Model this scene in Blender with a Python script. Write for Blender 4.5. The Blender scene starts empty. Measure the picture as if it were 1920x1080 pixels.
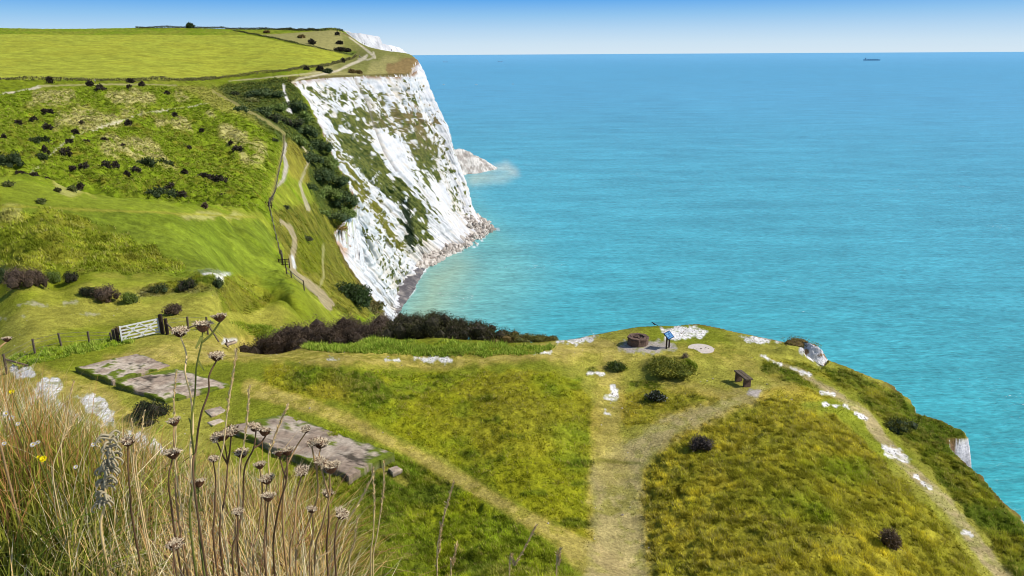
import bpy, bmesh, math, random
import numpy as np
from mathutils import Vector, Matrix
random.seed(7); rng = np.random.default_rng(7)
SC = bpy.context.scene; COL = SC.collection
# ------------------------------------------------------------ camera, world, sun, exposure
FPX = 1400.0; PITCH = math.radians(17.43); ROLL = math.radians(0.33); EYE = np.array([0., 0., 110.])
F = np.array([0, math.cos(PITCH), -math.sin(PITCH)])
U0 = np.array([0, math.sin(PITCH), math.cos(PITCH)]); R0 = np.array([1., 0, 0])
R = R0*math.cos(ROLL) - U0*math.sin(ROLL); U = U0*math.cos(ROLL) + R0*math.sin(ROLL)
cd = bpy.data.cameras.new("camera"); cam = bpy.data.objects.new("camera", cd); COL.objects.link(cam)
cd.sensor_width = 36; cd.lens = FPX/1920*36; cd.clip_start = 0.05; cd.clip_end = 150000
M = Matrix(((R[0], U[0], -F[0], EYE[0]), (R[1], U[1], -F[1], EYE[1]), (R[2], U[2], -F[2], EYE[2]), (0, 0, 0, 1)))
cam.matrix_world = M; SC.camera = cam
SUN_EL = math.radians(44); SUN_AZ = math.radians(97)          # azimuth from +Y towards +X
w = bpy.data.worlds.new("World"); SC.world = w; w.use_nodes = True
nt = w.node_tree; nt.nodes.clear()
def N(nt, t, **k):
    n = nt.nodes.new(t)
    for a, b in k.items(): setattr(n, a, b)
    return n
sky = N(nt, 'ShaderNodeTexSky', sky_type='NISHITA', sun_disc=False)
sky.sun_elevation = SUN_EL; sky.sun_rotation = SUN_AZ; sky.altitude = 100; sky.air_density = 1.0; sky.dust_density = 0.6; sky.ozone_density = 2.0
bg = N(nt, 'ShaderNodeBackground'); out = N(nt, 'ShaderNodeOutputWorld')
tc = N(nt, 'ShaderNodeTexCoord'); sx = N(nt, 'ShaderNodeSeparateXYZ'); nt.links.new(tc.outputs['Generated'], sx.inputs[0])
rp = N(nt, 'ShaderNodeValToRGB'); nt.links.new(sx.outputs['Z'], rp.inputs[0])
def lin(c): 
    c = np.asarray(c, float)/255.; return np.where(c <= .04045, c/12.92, ((c+.055)/1.055)**2.4)
EXPO = 0.37; KSKY = 0.09
cr = rp.color_ramp; cr.elements[0].position = 0.0; cr.elements[1].position = 0.35
def skc(c): return tuple(lin(c)/(2**EXPO)/KSKY) + (1,)
cr.elements[0].color = skc((214, 231, 243)); cr.elements[1].color = skc((40, 105, 205))
for p, c in ((0.012, (205, 227, 243)), (0.028, (182, 215, 242)), (0.046, (146, 197, 239)), (0.068, (84, 164, 236)), (0.12, (50, 130, 222))):
    e = cr.elements.new(p); e.color = skc(c)
mx = N(nt, 'ShaderNodeMix', data_type='RGBA')
mr = N(nt, 'ShaderNodeMapRange'); mr.inputs[1].default_value = .10; mr.inputs[2].default_value = .35
nt.links.new(sx.outputs['Z'], mr.inputs[0]); nt.links.new(mr.outputs[0], mx.inputs[0])
nt.links.new(rp.outputs[0], mx.inputs[6]); nt.links.new(sky.outputs[0], mx.inputs[7])
nt.links.new(mx.outputs[2], bg.inputs[0]); bg.inputs[1].default_value = KSKY
nt.links.new(bg.outputs[0], out.inputs[0])
sd = bpy.data.lights.new("sun", 'SUN'); sun = bpy.data.objects.new("sun", sd); COL.objects.link(sun)
sd.energy = 3.5; sd.angle = math.radians(.53); sd.color = (1, .955, .88)
SDIR = Vector((math.sin(SUN_AZ)*math.cos(SUN_EL), math.cos(SUN_AZ)*math.cos(SUN_EL), math.sin(SUN_EL)))
sun.rotation_euler = SDIR.to_track_quat('Z', 'Y').to_euler()
vs = SC.view_settings; vs.view_transform = 'Standard'; vs.look = 'None'; vs.gamma = 1; vs.exposure = EXPO
SC.render.engine = 'CYCLES'; SC.cycles.max_bounces = 4; SC.cycles.filter_width = 1.0; SC.cycles.diffuse_bounces = 2; SC.cycles.glossy_bounces = 2
KA = 0.80                                                       # picture colour -> surface albedo
def alb(r, g, b): return lin((r, g, b))*KA
# ------------------------------------------------------------ pixel <-> world
def ray(px, py):
    px = np.asarray(px, float); py = np.asarray(py, float)
    return F + ((px-960)/FPX)[..., None]*R + ((540-py)/FPX)[..., None]*U
def G(px, py, r):                                               # point on the sight line at ground distance r
    d = ray(px, py); k = np.asarray(r, float)/np.hypot(d[..., 0], d[..., 1]); return EYE + d*k[..., None]
def GZ(px, py, z):                                              # point on the sight line at height z
    d = ray(px, py); k = (z-EYE[2])/d[..., 2]; return EYE + d*k[..., None]
def proj(P):
    Q = P-EYE; f = np.maximum(Q@F, 1e-3); return 960+FPX*(Q@R)/f, 540-FPX*(Q@U)/f
# ------------------------------------------------------------ noise
def _h(ix, iy, iz, s):
    n = (ix*374761393 + iy*668265263 + iz*2147483647 + s*1274126177) & 0xffffffff
    n = ((n ^ (n >> 13))*1274126177) & 0xffffffff
    n = ((n ^ (n >> 16))*2246822519) & 0xffffffff
    return ((n ^ (n >> 15)) & 0xffffff)/float(0xffffff)
def vn2(x, y, s=0):
    ix = np.floor(x).astype(np.int64); iy = np.floor(y).astype(np.int64); fx = x-ix; fy = y-iy
    fx = fx*fx*fx*(fx*(fx*6-15)+10); fy = fy*fy*fy*(fy*(fy*6-15)+10); z = np.zeros_like(ix)
    a = _h(ix, iy, z, s); b = _h(ix+1, iy, z, s); c = _h(ix, iy+1, z, s); d = _h(ix+1, iy+1, z, s)
    return (a+(b-a)*fx)*(1-fy)+(c+(d-c)*fx)*fy
def vn3(x, y, z, s=0):
    iz = np.floor(z).astype(np.int64); fz = z-iz; fz = fz*fz*(3-2*fz)
    ix = np.floor(x).astype(np.int64); iy = np.floor(y).astype(np.int64); fx = x-ix; fy = y-iy
    fx = fx*fx*(3-2*fx); fy = fy*fy*(3-2*fy); o = 0
    for dz, wz in ((0, 1-fz), (1, fz)):
        a = _h(ix, iy, iz+dz, s); b = _h(ix+1, iy, iz+dz, s); c = _h(ix, iy+1, iz+dz, s); d = _h(ix+1, iy+1, iz+dz, s)
        o = o+wz*((a+(b-a)*fx)*(1-fy)+(c+(d-c)*fx)*fy)
    return o
def fb2(x, y, sc, oct=3, s=0):                                   # 0..1, rotated octaves
    o = 0; a = 1; t = 0; x = x/sc; y = y/sc
    for i in range(oct):
        o = o+a*vn2(x, y, s+i*17); t += a; a *= .5; x, y = 2.03*(x*.8-y*.6)+3.1, 2.03*(x*.6+y*.8)+7.7
    return o/t
def fb3(x, y, z, sc, oct=3, s=0):
    o = 0; a = 1; t = 0; x = x/sc; y = y/sc; z = z/sc
    for i in range(oct):
        o = o+a*vn3(x, y, z, s+i*17); t += a; a *= .5; x, y, z = 2.03*(x*.8-y*.6)+3.1, 2.03*(x*.6+y*.8)+7.7, 2.03*z+1.3
    return o/t
def ss(a, b, x): t = np.clip((x-a)/(b-a), 0, 1); return t*t*(3-2*t)
# ------------------------------------------------------------ meshes, materials, tags
def mesh(name, V, Fc, mat, cols=None, parent=None, smooth=False, link=True):
    me = bpy.data.meshes.new(name); V = np.asarray(V, np.float32); Fc = [np.asarray(f, np.int32) for f in Fc if len(f)]
    me.vertices.add(len(V)); me.vertices.foreach_set('co', V.ravel())
    tot = np.concatenate([np.full(len(f), f.shape[1], np.int32) for f in Fc]); li = np.concatenate([f.ravel() for f in Fc])
    me.loops.add(len(li)); me.loops.foreach_set('vertex_index', li)
    me.polygons.add(len(tot)); st = np.zeros(len(tot), np.int32); st[1:] = np.cumsum(tot)[:-1]
    me.polygons.foreach_set('loop_start', st)
    try: me.polygons.foreach_set('loop_total', tot)
    except Exception: pass
    me.update(calc_edges=True); me.validate()
    me.polygons.foreach_set('use_smooth', np.full(len(me.polygons), smooth, bool))
    if cols is not None:
        a = me.color_attributes.new('Col', 'FLOAT_COLOR', 'POINT'); c4 = np.ones((len(V), 4), np.float32); c4[:, :cols.shape[1]] = cols
        a.data.foreach_set('color', c4.ravel())
    me.materials.append(mat)
    if not link: return me
    o = bpy.data.objects.new(name, me); COL.objects.link(o)
    if parent is not None: o.parent = parent
    return o
def tag(o, label=None, cat=None, group=None, kind=None):
    if label: o['label'] = label
    if cat: o['category'] = cat
    if group: o['group'] = group
    if kind: o['kind'] = kind
    return o
def empty(name, loc, label, cat, group=None, rz=0):
    o = bpy.data.objects.new(name, None); COL.objects.link(o); o.location = loc; o.rotation_euler = (0, 0, rz)
    o.empty_display_size = .2; return tag(o, label, cat, group)
def at0(bmf, name, mat, parent=None, smooth=False, loc=None):      # bmesh -> object
    me = bpy.data.meshes.new(name); bmf.to_mesh(me); bmf.free(); me.materials.append(mat)
    for p in me.polygons: p.use_smooth = smooth
    o = bpy.data.objects.new(name, me); COL.objects.link(o)
    if parent is not None: o.parent = parent
    if loc is not None: o.location = loc
    return o
def mat(name, color=None, attr=False, rough=.9, spec=.15, var=.3, vs1=3., vs2=.0, vs3=0., bump=0., bscale=10., trans=0., tint=None):
    m = bpy.data.materials.new(name); m.use_nodes = True; t = m.node_tree; b = t.nodes['Principled BSDF']
    b.inputs['Roughness'].default_value = rough; b.inputs['Specular IOR Level'].default_value = spec
    g = N(t, 'ShaderNodeTexCoord'); co = g.outputs['Object']
    if attr: a = N(t, 'ShaderNodeAttribute', attribute_name='Col').outputs['Color']
    else:
        a = N(t, 'ShaderNodeRGB').outputs[0]; a.default_value = tuple(color)+(1,)
    last = a
    for i, (s, v) in enumerate(((vs1, var), (vs2, var*.7), (vs3, var*.6))):
        if s <= 0: continue
        n = N(t, 'ShaderNodeTexNoise'); n.inputs['Scale'].default_value = s; n.inputs['Detail'].default_value = 5; n.inputs['Roughness'].default_value = .65
        t.links.new(co, n.inputs['Vector'])
        r_ = N(t, 'ShaderNodeMapRange'); r_.inputs[1].default_value = .3; r_.inputs[2].default_value = .7
        r_.inputs[3].default_value = 1-v; r_.inputs[4].default_value = 1+v; t.links.new(n.outputs[0], r_.inputs[0])
        x = N(t, 'ShaderNodeVectorMath', operation='SCALE'); t.links.new(last, x.inputs[0]); t.links.new(r_.outputs[0], x.inputs['Scale']); last = x.outputs[0]
    t.links.new(last, b.inputs['Base Color'])
    if bump > 0:
        n = N(t, 'ShaderNodeTexNoise'); n.inputs['Scale'].default_value = bscale; n.inputs['Detail'].default_value = 6; n.inputs['Roughness'].default_value = .7
        t.links.new(co, n.inputs['Vector']); bp = N(t, 'ShaderNodeBump'); bp.inputs['Strength'].default_value = .8; bp.inputs['Distance'].default_value = bump
        t.links.new(n.outputs[0], bp.inputs['Height']); t.links.new(bp.outputs[0], b.inputs['Normal'])
    if trans > 0:
        tr = N(t, 'ShaderNodeBsdfTranslucent'); t.links.new(last, tr.inputs[0]); ms = N(t, 'ShaderNodeMixShader'); ms.inputs[0].default_value = trans
        o = t.nodes['Material Output']; t.links.new(b.outputs[0], ms.inputs[1]); t.links.new(tr.outputs[0], ms.inputs[2]); t.links.new(ms.outputs[0], o.inputs[0])
    return m
M_ground = mat('turf', attr=True, var=.36, vs1=9., vs2=1.6, vs3=.33, bump=.10, bscale=5., rough=.95, spec=.05)
M_tuft = mat('grass_blades', attr=True, var=.12, vs1=3., rough=.75, spec=.12, trans=.3)
M_leaf = mat('scrub_leaves', attr=True, var=.2, vs1=2.5, rough=.7, spec=.2, trans=.15)
M_chalk = mat('chalk_face', attr=True, var=.10, vs1=.6, vs2=.12, bump=.6, bscale=.5, rough=.95, spec=.05)
M_wood = mat('weathered_wood', color=alb(112, 98, 82), var=.35, vs1=14, bump=.004, bscale=60)
M_white = mat('white_paint', color=alb(232, 232, 228), var=.08, vs1=9, rough=.6, spec=.3)
M_conc = mat('old_concrete', attr=True, var=.28, vs1=6, vs2=45, bump=.012, bscale=18)
M_stone = mat('brown_stone', color=alb(118, 96, 84), var=.35, vs1=5, vs2=22, bump=.02, bscale=14)
# ------------------------------------------------------------ terrain surface from surveyed points
ctrl = []                                                         # (azimuth, ground distance, height - eye)
def cp(px, py, r=None, z=None):
    d = ray(px, py); az = math.atan2(d[0], d[1]); t = d[2]/math.hypot(d[0], d[1])
    if r is None: r = z/t
    ctrl.append((az, r, t*r))
def cz(px, r, z): d = ray(px, 300 if r > 55 else 750); ctrl.append((math.atan2(d[0], d[1]), r, z))
for a in ((1200,1080,-16),(700,1080,-15.6),(1700,1080,-16),(1980,1080,-17),(1500,900,-15.5),(1500,760,-15.6),(900,900,-16),(1200,700,-16),(1200,640,-16),
          (1350,620,-16.3),(1540,690,-16.6),(1810,830,-17.2),(1700,740,-17.1),(1050,640,-16.2),(800,672,-16),(600,660,-16),(300,640,-16),(150,680,-16),
          (100,780,-15.9),(300,850,-15.9),(500,850,-16),(50,620,-15.9),(0,560,-16.2),(150,575,-16.2),(0,538,-16.5),(100,548,-16.6),(200,570,-16.6),
          (300,595,-16.8),(400,590,-17.2),(900,780,-15.9),(1250,900,-16),(1100,760,-16)): cp(a[0], a[1], z=a[2])
for a in ((150,522,62),(230,528,60),(400,548,56.5),(350,530,60),(425,514,62),(300,522,62),(520,562,64),(470,545,61),
          (60,500,63),(100,450,68),(100,400,77),(50,330,95),(250,375,100),(300,450,74),(400,450,84),(480,480,92),(400,388,108),(480,405,125),(300,500,66),(450,512,84),
          (50,305,185),(250,352,165),(400,372,160),(50,240,250),(250,250,255),(400,290,245),(470,345,200),(500,390,165),(530,255,290),(100,162,370),(300,162,380),
          (450,168,400),(480,200,345),(420,190,330),(250,200,310),(540,520,130),(610,575,118),(575,548,120),(560,470,165),(590,430,225),(545,430,180),(620,500,215),
          (660,540,195),(640,572,150),(700,590,175),(600,400,262),(570,350,262),(560,300,300),(535,340,235),(520,230,330),(540,180,370),(-100,300,180),(-100,400,75),(-100,160,370),
          (719,584,240),(690,545,252),(655,500,268),(632,455,285),(625,440,290),(660,400,305),(668,375,312),(640,320,330),(610,260,350),(590,215,372),(575,185,388),
          (548,155,400),(600,146,430),(680,142,475),(770,140,515),(783,112,560),(600,128,480),(700,120,530),(660,105,600),
          (0,57,750),(250,52,800),(360,52,800),(500,54,800),(600,57,790),(655,63,770),(700,90,610),(682,82,650),(668,74,700),(740,97,600),(760,99,600),(-200,62,750),
          (100,148,400),(100,100,540),(350,149,420),(350,100,560),(500,140,445),(550,100,560)): cp(a[0], a[1], r=a[2])
for px in (-500, -150): cz(px, 40, -16); cz(px, 60, -17.5); cz(px, 28, -15.8)
for px in (-150, 50, 250): cz(px, 125, -24.5); cz(px, 150, -27.5)
cz(400, 130, -25); cz(-500, 1000, 10); cz(100, 1000, 12); cz(500, 1000, 12); cz(750, 1000, -15); cz(700, 760, -12); cz(660, 880, 4); cz(620, 950, 12); cz(730, 700, -14); cz(-500, 1600, 0); cz(400, 1600, 0)
for px in (480, 600, 720, 820): cz(px, 41.5, -16.1); cz(px, 45, -17.3); cz(px, 49, -19.3); cz(px, 54, -21.5); cz(px, 66, -28)
cz(600, 80, -29); cz(700, 100, -38); cz(520, 75, -23); cz(900, 41, -16.1); cz(980, 40.5, -16.1); cz(980, 43.5, -17.4); cz(900, 44.5, -17.6); cz(980, 48, -20); cz(900, 49, -20); cz(1000, 60, -25); cz(1000, 200, -80); cz(-500, 33, -15.8); cz(-100, 33, -15.8); cz(-100, 24, -15.9); cz(1500, 60, -18); cz(2300, 40, -18); cz(1500, 300, -30); cz(2300, 20, -16.5)
for px, py, r in ((-400,760,6.2),(-200,775,5.8),(0,800,5.2),(150,850,4.7),(300,930,3.9),(450,1010,3.2),(600,1090,2.7)):
    cp(px, py, r=r); t_ = ctrl[-1][2]/r; az_ = ctrl[-1][0]
    for k, dz in ((.5, .42), (.75, .12)): ctrl.append((az_, r*k, t_*r-(-1.0)*dz*.0+(1-k)*1.15))
    for k, dz in ((1.3, .75), (1.8, 2.6)): ctrl.append((az_, r*k, t_*r-dz-.1*r*(k-1)))
for px, r1, z1, r2, z2 in ( (1000, 1.3, -1.9, 2.2, -2.7), (1600, 1.3, -1.9, 2.2, -2.7), (2400, 1.3, -1.9, 2.2, -2.7)):
    cz(px, .6, -1.6); cz(px, r1, z1); cz(px, r2, z2); cz(px, 6.5, -5.9)
for px in (-500, -100, 200, 500, 800, 1200, 1800, 2400): cz(px, 12.5 if px > 400 else 13, -11.3); cz(px, 20, -15.9); cz(px, .6, -1.6)
CT = np.array(ctrl); B_R = np.log([.3, .8, 3, 5, 12, 20, 60, 150, 400, 800, 2000]); B_Z = np.array([-1.6, -1.65, -2.6, -4.3, -11, -15.9, -17.5, -28, -14, 20, 10])
def base_t(lr): return np.interp(lr, B_R, B_Z/np.exp(B_R))
KU = 3.5
def _k(d2): return .5*d2*np.log(d2+1e-12)
cu = CT[:, 0]*KU; cv = np.log(CT[:, 1]); ct = CT[:, 2]/CT[:, 1]-base_t(cv); nC = len(CT)
A = np.zeros((nC+3, nC+3)); A[:nC, :nC] = _k((cu[:, None]-cu)**2+(cv[:, None]-cv)**2)+np.eye(nC)*2e-3
Pm = np.stack([np.ones(nC), cu, cv], 1); A[:nC, nC:] = Pm; A[nC:, :nC] = Pm.T
Wt = np.linalg.solve(A, np.concatenate([ct, np.zeros(3)]))
def tps(az, lr):
    u = az*KU; o = np.zeros(u.shape)
    for i in range(nC): o += Wt[i]*_k((u-cu[i])**2+(lr-cv[i])**2)
    return o+Wt[nC]+Wt[nC+1]*u+Wt[nC+2]*lr+base_t(lr)
# coast outline (plan)
TOP = [(719,584,240),(690,545,252),(655,500,268),(632,455,285),(625,440,290),(660,400,305),(668,375,312),(640,320,330),(610,260,350),(590,215,372),(575,185,388),
       (548,155,400),(600,146,430),(680,142,475),(770,140,515),(783,112,560)]
edge_px = [(2300,1250),(2100,1120),(1990,1040),(1925,985),(1900,955),(1880,938),(1856,908),(1836,880),(1795,842),(1800,822),(1824,812),(1808,797),(1765,785),(1722,768),(1712,745),(1680,722),(1600,697),
           (1548,684),(1530,662),(1520,641),(1450,632),(1390,625),(1340,615),(1310,608),(1230,608),(1180,612),(1090,622),(1045,633),(1000,630)]
coast = [(70, 10)] + [tuple(GZ(a, b, 110-(17.0 if a > 1540 else 16.5))[:2]) for a, b in edge_px] + [(-3, 53), (-9, 66), (-17, 100), (-27, 150), (-35, 200)]
coast += [tuple(G(a, b, r)[:2]) for a, b, r in TOP] + [(-80, 600), (-92, 645), (-125, 720), (-215, 820), (-380, 1600), (-2500, 1600), (-2500, -60), (70, -60)]
coast = np.array(coast)
def sdpoly(x, y, P):                                                # signed distance, negative inside
    d = np.full(x.shape, 1e18); ins = np.zeros(x.shape, bool)
    for i in range(len(P)):
        ax, ay = P[i-1]; bx, by = P[i]; ex, ey = bx-ax, by-ay; wx, wy = x-ax, y-ay
        t = np.clip((wx*ex+wy*ey)/(ex*ex+ey*ey+1e-12), 0, 1); d = np.minimum(d, (wx-ex*t)**2+(wy-ey*t)**2)
        c = ((ay > y) != (by > y)); 
        with np.errstate(divide='ignore', invalid='ignore'): c &= x < (bx-ax)*(y-ay)/(by-ay)+ax
        ins ^= c
    d = np.sqrt(d); return np.where(ins, -d, d)
def sdline(x, y, P):                                                # P: (x, y, halfwidth): distance - halfwidth
    d = np.full(x.shape, 1e9)
    for i in range(1, len(P)):
        ax, ay, aw = P[i-1]; bx, by, bw = P[i]; ex, ey = bx-ax, by-ay; wx, wy = x-ax, y-ay
        t = np.clip((wx*ex+wy*ey)/(ex*ex+ey*ey+1e-12), 0, 1); d = np.minimum(d, np.hypot(wx-ex*t, wy-ey*t)-(aw+(bw-aw)*t))
    return d
def bumpz(x, y):                                                     # mounds and hollows on the near ground, metres
    o = np.zeros(np.shape(x))
    for px, py, sxx, sy, h in ((1258,688,1.35,1.1,.45),(620,712,2.3,2.0,.5),(1500,900,7,7,.3),(1492,654,1.2,.5,.55),(1230,742,.8,.5,.15)):
        c = GZ(px, py, 94.); q = ((x-c[0])/sxx)**2+((y-c[1])/sy)**2; o = o+h*np.exp(-q*q*.9-.3*q)
    return o
def H(x, y):
    x = np.atleast_1d(np.asarray(x, float)); y = np.atleast_1d(np.asarray(y, float)); r = np.hypot(x, y)
    return 110+tps(np.arctan2(x, y), np.log(r))*r+bumpz(x, y)
def hit(px, py, rmin=15., rmax=1500.):                                # first ground point on a sight line
    d = ray(px, py); az = math.atan2(d[0], d[1]); t = d[2]/math.hypot(d[0], d[1])
    lr = np.linspace(math.log(rmin), math.log(rmax), 2500); rr = np.exp(lr)
    g = 110+tps(np.full(lr.shape, az), lr)*rr+bumpz(rr*math.sin(az), rr*math.cos(az)); below = (110+t*rr) < g
    k = int(np.argmax(below)) if below.any() else int(np.argmin((110+t*rr)-g))
    return Vector((rr[k]*math.sin(az), rr[k]*math.cos(az), g[k]))
def pxm(p): return FPX/((np.array(p)-EYE)@F)                          # pixels per metre at a point
# grid
lrs = np.concatenate([np.linspace(math.log(.5), math.log(17), 190, endpoint=False), np.linspace(math.log(17), math.log(62), 430, endpoint=False),
                      np.linspace(math.log(62), math.log(620), 470, endpoint=False), np.linspace(math.log(620), math.log(1500), 90)])
azs = np.concatenate([np.linspace(math.radians(-54), math.radians(-36), 100, endpoint=False), np.linspace(math.radians(-36), math.radians(37), 1040, endpoint=False), np.linspace(math.radians(37), math.radians(56), 90)])
AZ, LR = np.meshgrid(azs, lrs); RR = np.exp(LR); X = RR*np.sin(AZ); Y = RR*np.cos(AZ)
Z = 110+tps(AZ, LR)*RR+bumpz(X, Y)
PX, PY = proj(np.stack([X, Y, Z], -1))
SD = sdpoly(X+(fb2(X, Y, 2.0, 3, 5)-.5)*np.clip(RR/40, .3, 3), Y+(fb2(X, Y, 2.0, 3, 9)-.5)*np.clip(RR/40, .3, 3), coast)
# ------------------------------------------------------------ ground colour (albedo), roughness of the sward
n1 = fb2(X, Y, 1.1, 4, 1); n2 = fb2(X, Y, 5., 3, 2); n3 = fb2(X, Y, 22., 3, 3); n0 = fb2(X, Y, .35, 3, 4)
nd = fb2(PX, PY, 26, 4, 11)
C = np.zeros(X.shape+(3,)); RO = np.zeros(X.shape)
def lay(m, c): global C; C = C*(1-m[..., None])+np.asarray(c)*m[..., None]
def mixc(a, b, t): return np.asarray(a)*(1-t[..., None])+np.asarray(b)*t[..., None]
plat = (RR > 16) & (RR < 64)
def P_mask(pts, soft, amp, rlo, rhi, line=False, nz=None):
    pts = [tuple(p) for p in pts]; xs = [p[0] for p in pts]; ys = [p[1] for p in pts]; mw = max([p[2] for p in pts]) if line else 0
    mgn = soft+amp+mw+4; sel = (PX > min(xs)-mgn) & (PX < max(xs)+mgn) & (PY > min(ys)-mgn) & (PY < max(ys)+mgn) & (RR > rlo) & (RR < rhi)
    m = np.zeros(X.shape)
    if not sel.any(): return m
    x = PX[sel]; y = PY[sel]; d = (sdline if line else sdpoly)(x, y, pts)+(((nd if nz is None else nz)[sel])-.5)*2*amp
    m[sel] = 1-ss(-soft/2, soft/2, d); return m
# base sward
lay(np.ones(X.shape), mixc(alb(160, 164, 76), alb(134, 148, 48), ss(.35, .65, n2)))
far = ss(60, 90, RR)
lay(far, mixc(alb(134, 158, 40), alb(152, 162, 62), ss(.4, .62, n3*.5+n2*.5)))
RO += .12+.5*far
GR = alb(122, 142, 38); GD = alb(92, 112, 32); YL = alb(184, 176, 66); OL = alb(146, 146, 48); BR = alb(134, 112, 66); TAN = alb(214, 190, 132); DRY = alb(194, 184, 116); CH = np.array([.64, .625, .62])
def rough(pts, ca, cb, k=.8, soft=14, amp=12, rlo=16, rhi=64, cc=None):
    m = P_mask(pts, soft, amp, rlo, rhi); t = ss(.34, .66, n1*.55+n2*.45); c = mixc(ca, cb, t)
    if cc is not None: c = mixc(c, np.broadcast_to(cc, c.shape), ss(.45, .75, fb2(X, Y, 3.2, 4, 21))*.8)
    lay(m*.92, c); global RO; RO = np.maximum(RO, m*k); return m
rough([(1208,880),(1260,815),(1350,775),(1420,745),(1500,758),(1570,785),(1640,850),(1700,905),(1760,975),(1830,1060),(1860,1110),(1215,1110),(1195,960)], OL, YL, 1., cc=GR)
rough([(490,690),(560,680),(640,690),(750,700),(880,692),(1050,695),(1090,712),(1130,780),(1105,850),(1115,950),(1125,1030),(1050,985),(940,922),(850,872),(760,822),(650,762),(560,742),(500,722)], GR, alb(150,156,36), .55, cc=alb(160,158,48))
rough([(560,685),(620,680),(690,700),(740,740),(700,770),(640,752),(560,735),(520,712)], GR, GD, .9, cc=YL)
rough([(600,800),(700,830),(770,860),(850,905),(940,955),(1030,1015),(1090,1110),(300,1110),(430,900),(560,870)], GD, alb(140,150,34), 1., cc=GR)
rough([(1160,740),(1250,722),(1380,742),(1330,765),(1250,792),(1170,805)], OL, YL, .6, soft=10, amp=8, cc=GR)
rough([(1540,690),(1600,700),(1700,745),(1810,805),(1830,880),(1940,1000),(2050,1110),(1900,1110),(1850,1010),(1770,910),(1690,820),(1620,752),(1560,715)], GD, OL, .9, cc=BR)
rough([(1440,668),(1540,690),(1560,712),(1500,705),(1450,690)], OL, GD, .5, soft=8, amp=6)
rough([(1210,690),(1225,668),(1290,668),(1310,690),(1290,704),(1230,702)], GD, alb(94,112,30), 1.2, soft=6, amp=4)
rough([(1100,690),(1130,680),(1178,680),(1178,695),(1120,700)], GD, OL, .8, soft=6, amp=4)
rough([(430,600),(520,615),(680,640),(1000,650),(1040,648),(1000,665),(800,668),(620,660),(480,630)], alb(120,150,30), alb(150,165,44), 1.2, soft=8, amp=6)
rough([(20,670),(140,645),(230,625),(250,640),(140,662),(40,690)], alb(112,146,34), alb(140,160,40), 1., soft=8, amp=5)
rough([(1390,740),(1500,720),(1570,745),(1480,765)], OL, YL, .5, soft=8, amp=5)
rough([(1430,672),(1500,695),(1560,730),(1500,725),(1420,700)], GD, OL, .7, soft=8, amp=6)
rough([(700,870),(760,850),(800,880),(760,920),(690,910)], GD, GR, 1.1, soft=8, amp=6)
# dark tufts in the sward
for a, b, wd, hh in ((905,745,22,7),(918,788,16,6),(820,705,18,5),(960,820,18,6),(1000,925,20,8),(1085,980,26,14),(1110,1030,18,10),(1090,870,22,7),(880,850,16,6),(1090,905,16,6),(760,745,14,6),(1240,722,26,5),(1195,718,12,4),(930,860,12,5)):
    m = P_mask([(a-wd, b, hh*.7), (a+wd, b, hh*.7)], 10, 5, 16, 64, True); lay(m*.7, GD); RO = np.maximum(RO, m)
# trodden paths
def path(pts, c=TAN, s=.85, soft=12, amp=7, rlo=16, rhi=64):
    m = P_mask(pts, soft, amp, rlo, rhi, True)*((.45+.55*ss(.34, .56, n1*.5+n0*.5)) if rlo < 20 else 1); lay(m*s, mixc(c, np.asarray(c)*.8, ss(.4, .7, n1))); global RO; RO = RO*(1-m*.9); return m
T2 = alb(200, 184, 104)
path([(200,685,16),(330,662,18),(440,652,24),(640,664,20),(800,674,18),(1000,662,15),(1110,648,12),(1180,650,10)], T2, .8, 16, 10)
path([(470,728,16),(560,756,12),(660,792,10),(760,842,11),(870,902,12),(960,955,13),(1050,1005,18),(1140,1070,38)], T2, .85, 12, 6)
path([(1160,1110,62),(1160,980,52),(1155,900,48),(1175,862,34),(1250,808,22),(1330,766,16),(1400,744,12),(1425,732,9)], TAN, .8, 34, 14)
path([(1150,880,30),(1135,800,28),(1142,740,26),(1150,700,22),(1130,685,14)], T2, .7, 22, 12)
path([(1425,668,3),(1500,698,5),(1560,735,7),(1620,776,10),(1690,862,12),(1750,922,12),(1810,992,12),(1890,1090,15)], alb(206,184,134), .9, 8, 5)
path([(1250,720,10),(1340,735,12),(1400,740,10)], T2, .6, 16, 8)
path([(0,700,26),(90,720,30),(180,760,34),(260,820,30),(330,870,30),(420,900,30)], T2, .8, 24, 12)
path([(1040,660,18),(1200,670,16),(1350,660,14),(1500,735,8)], T2, .5, 24, 14)
path([(700,870,12),(760,900,8)], T2, .3)
path([(1120,862,4),(1200,868,3)], GD, .6, 5, 3)
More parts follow.
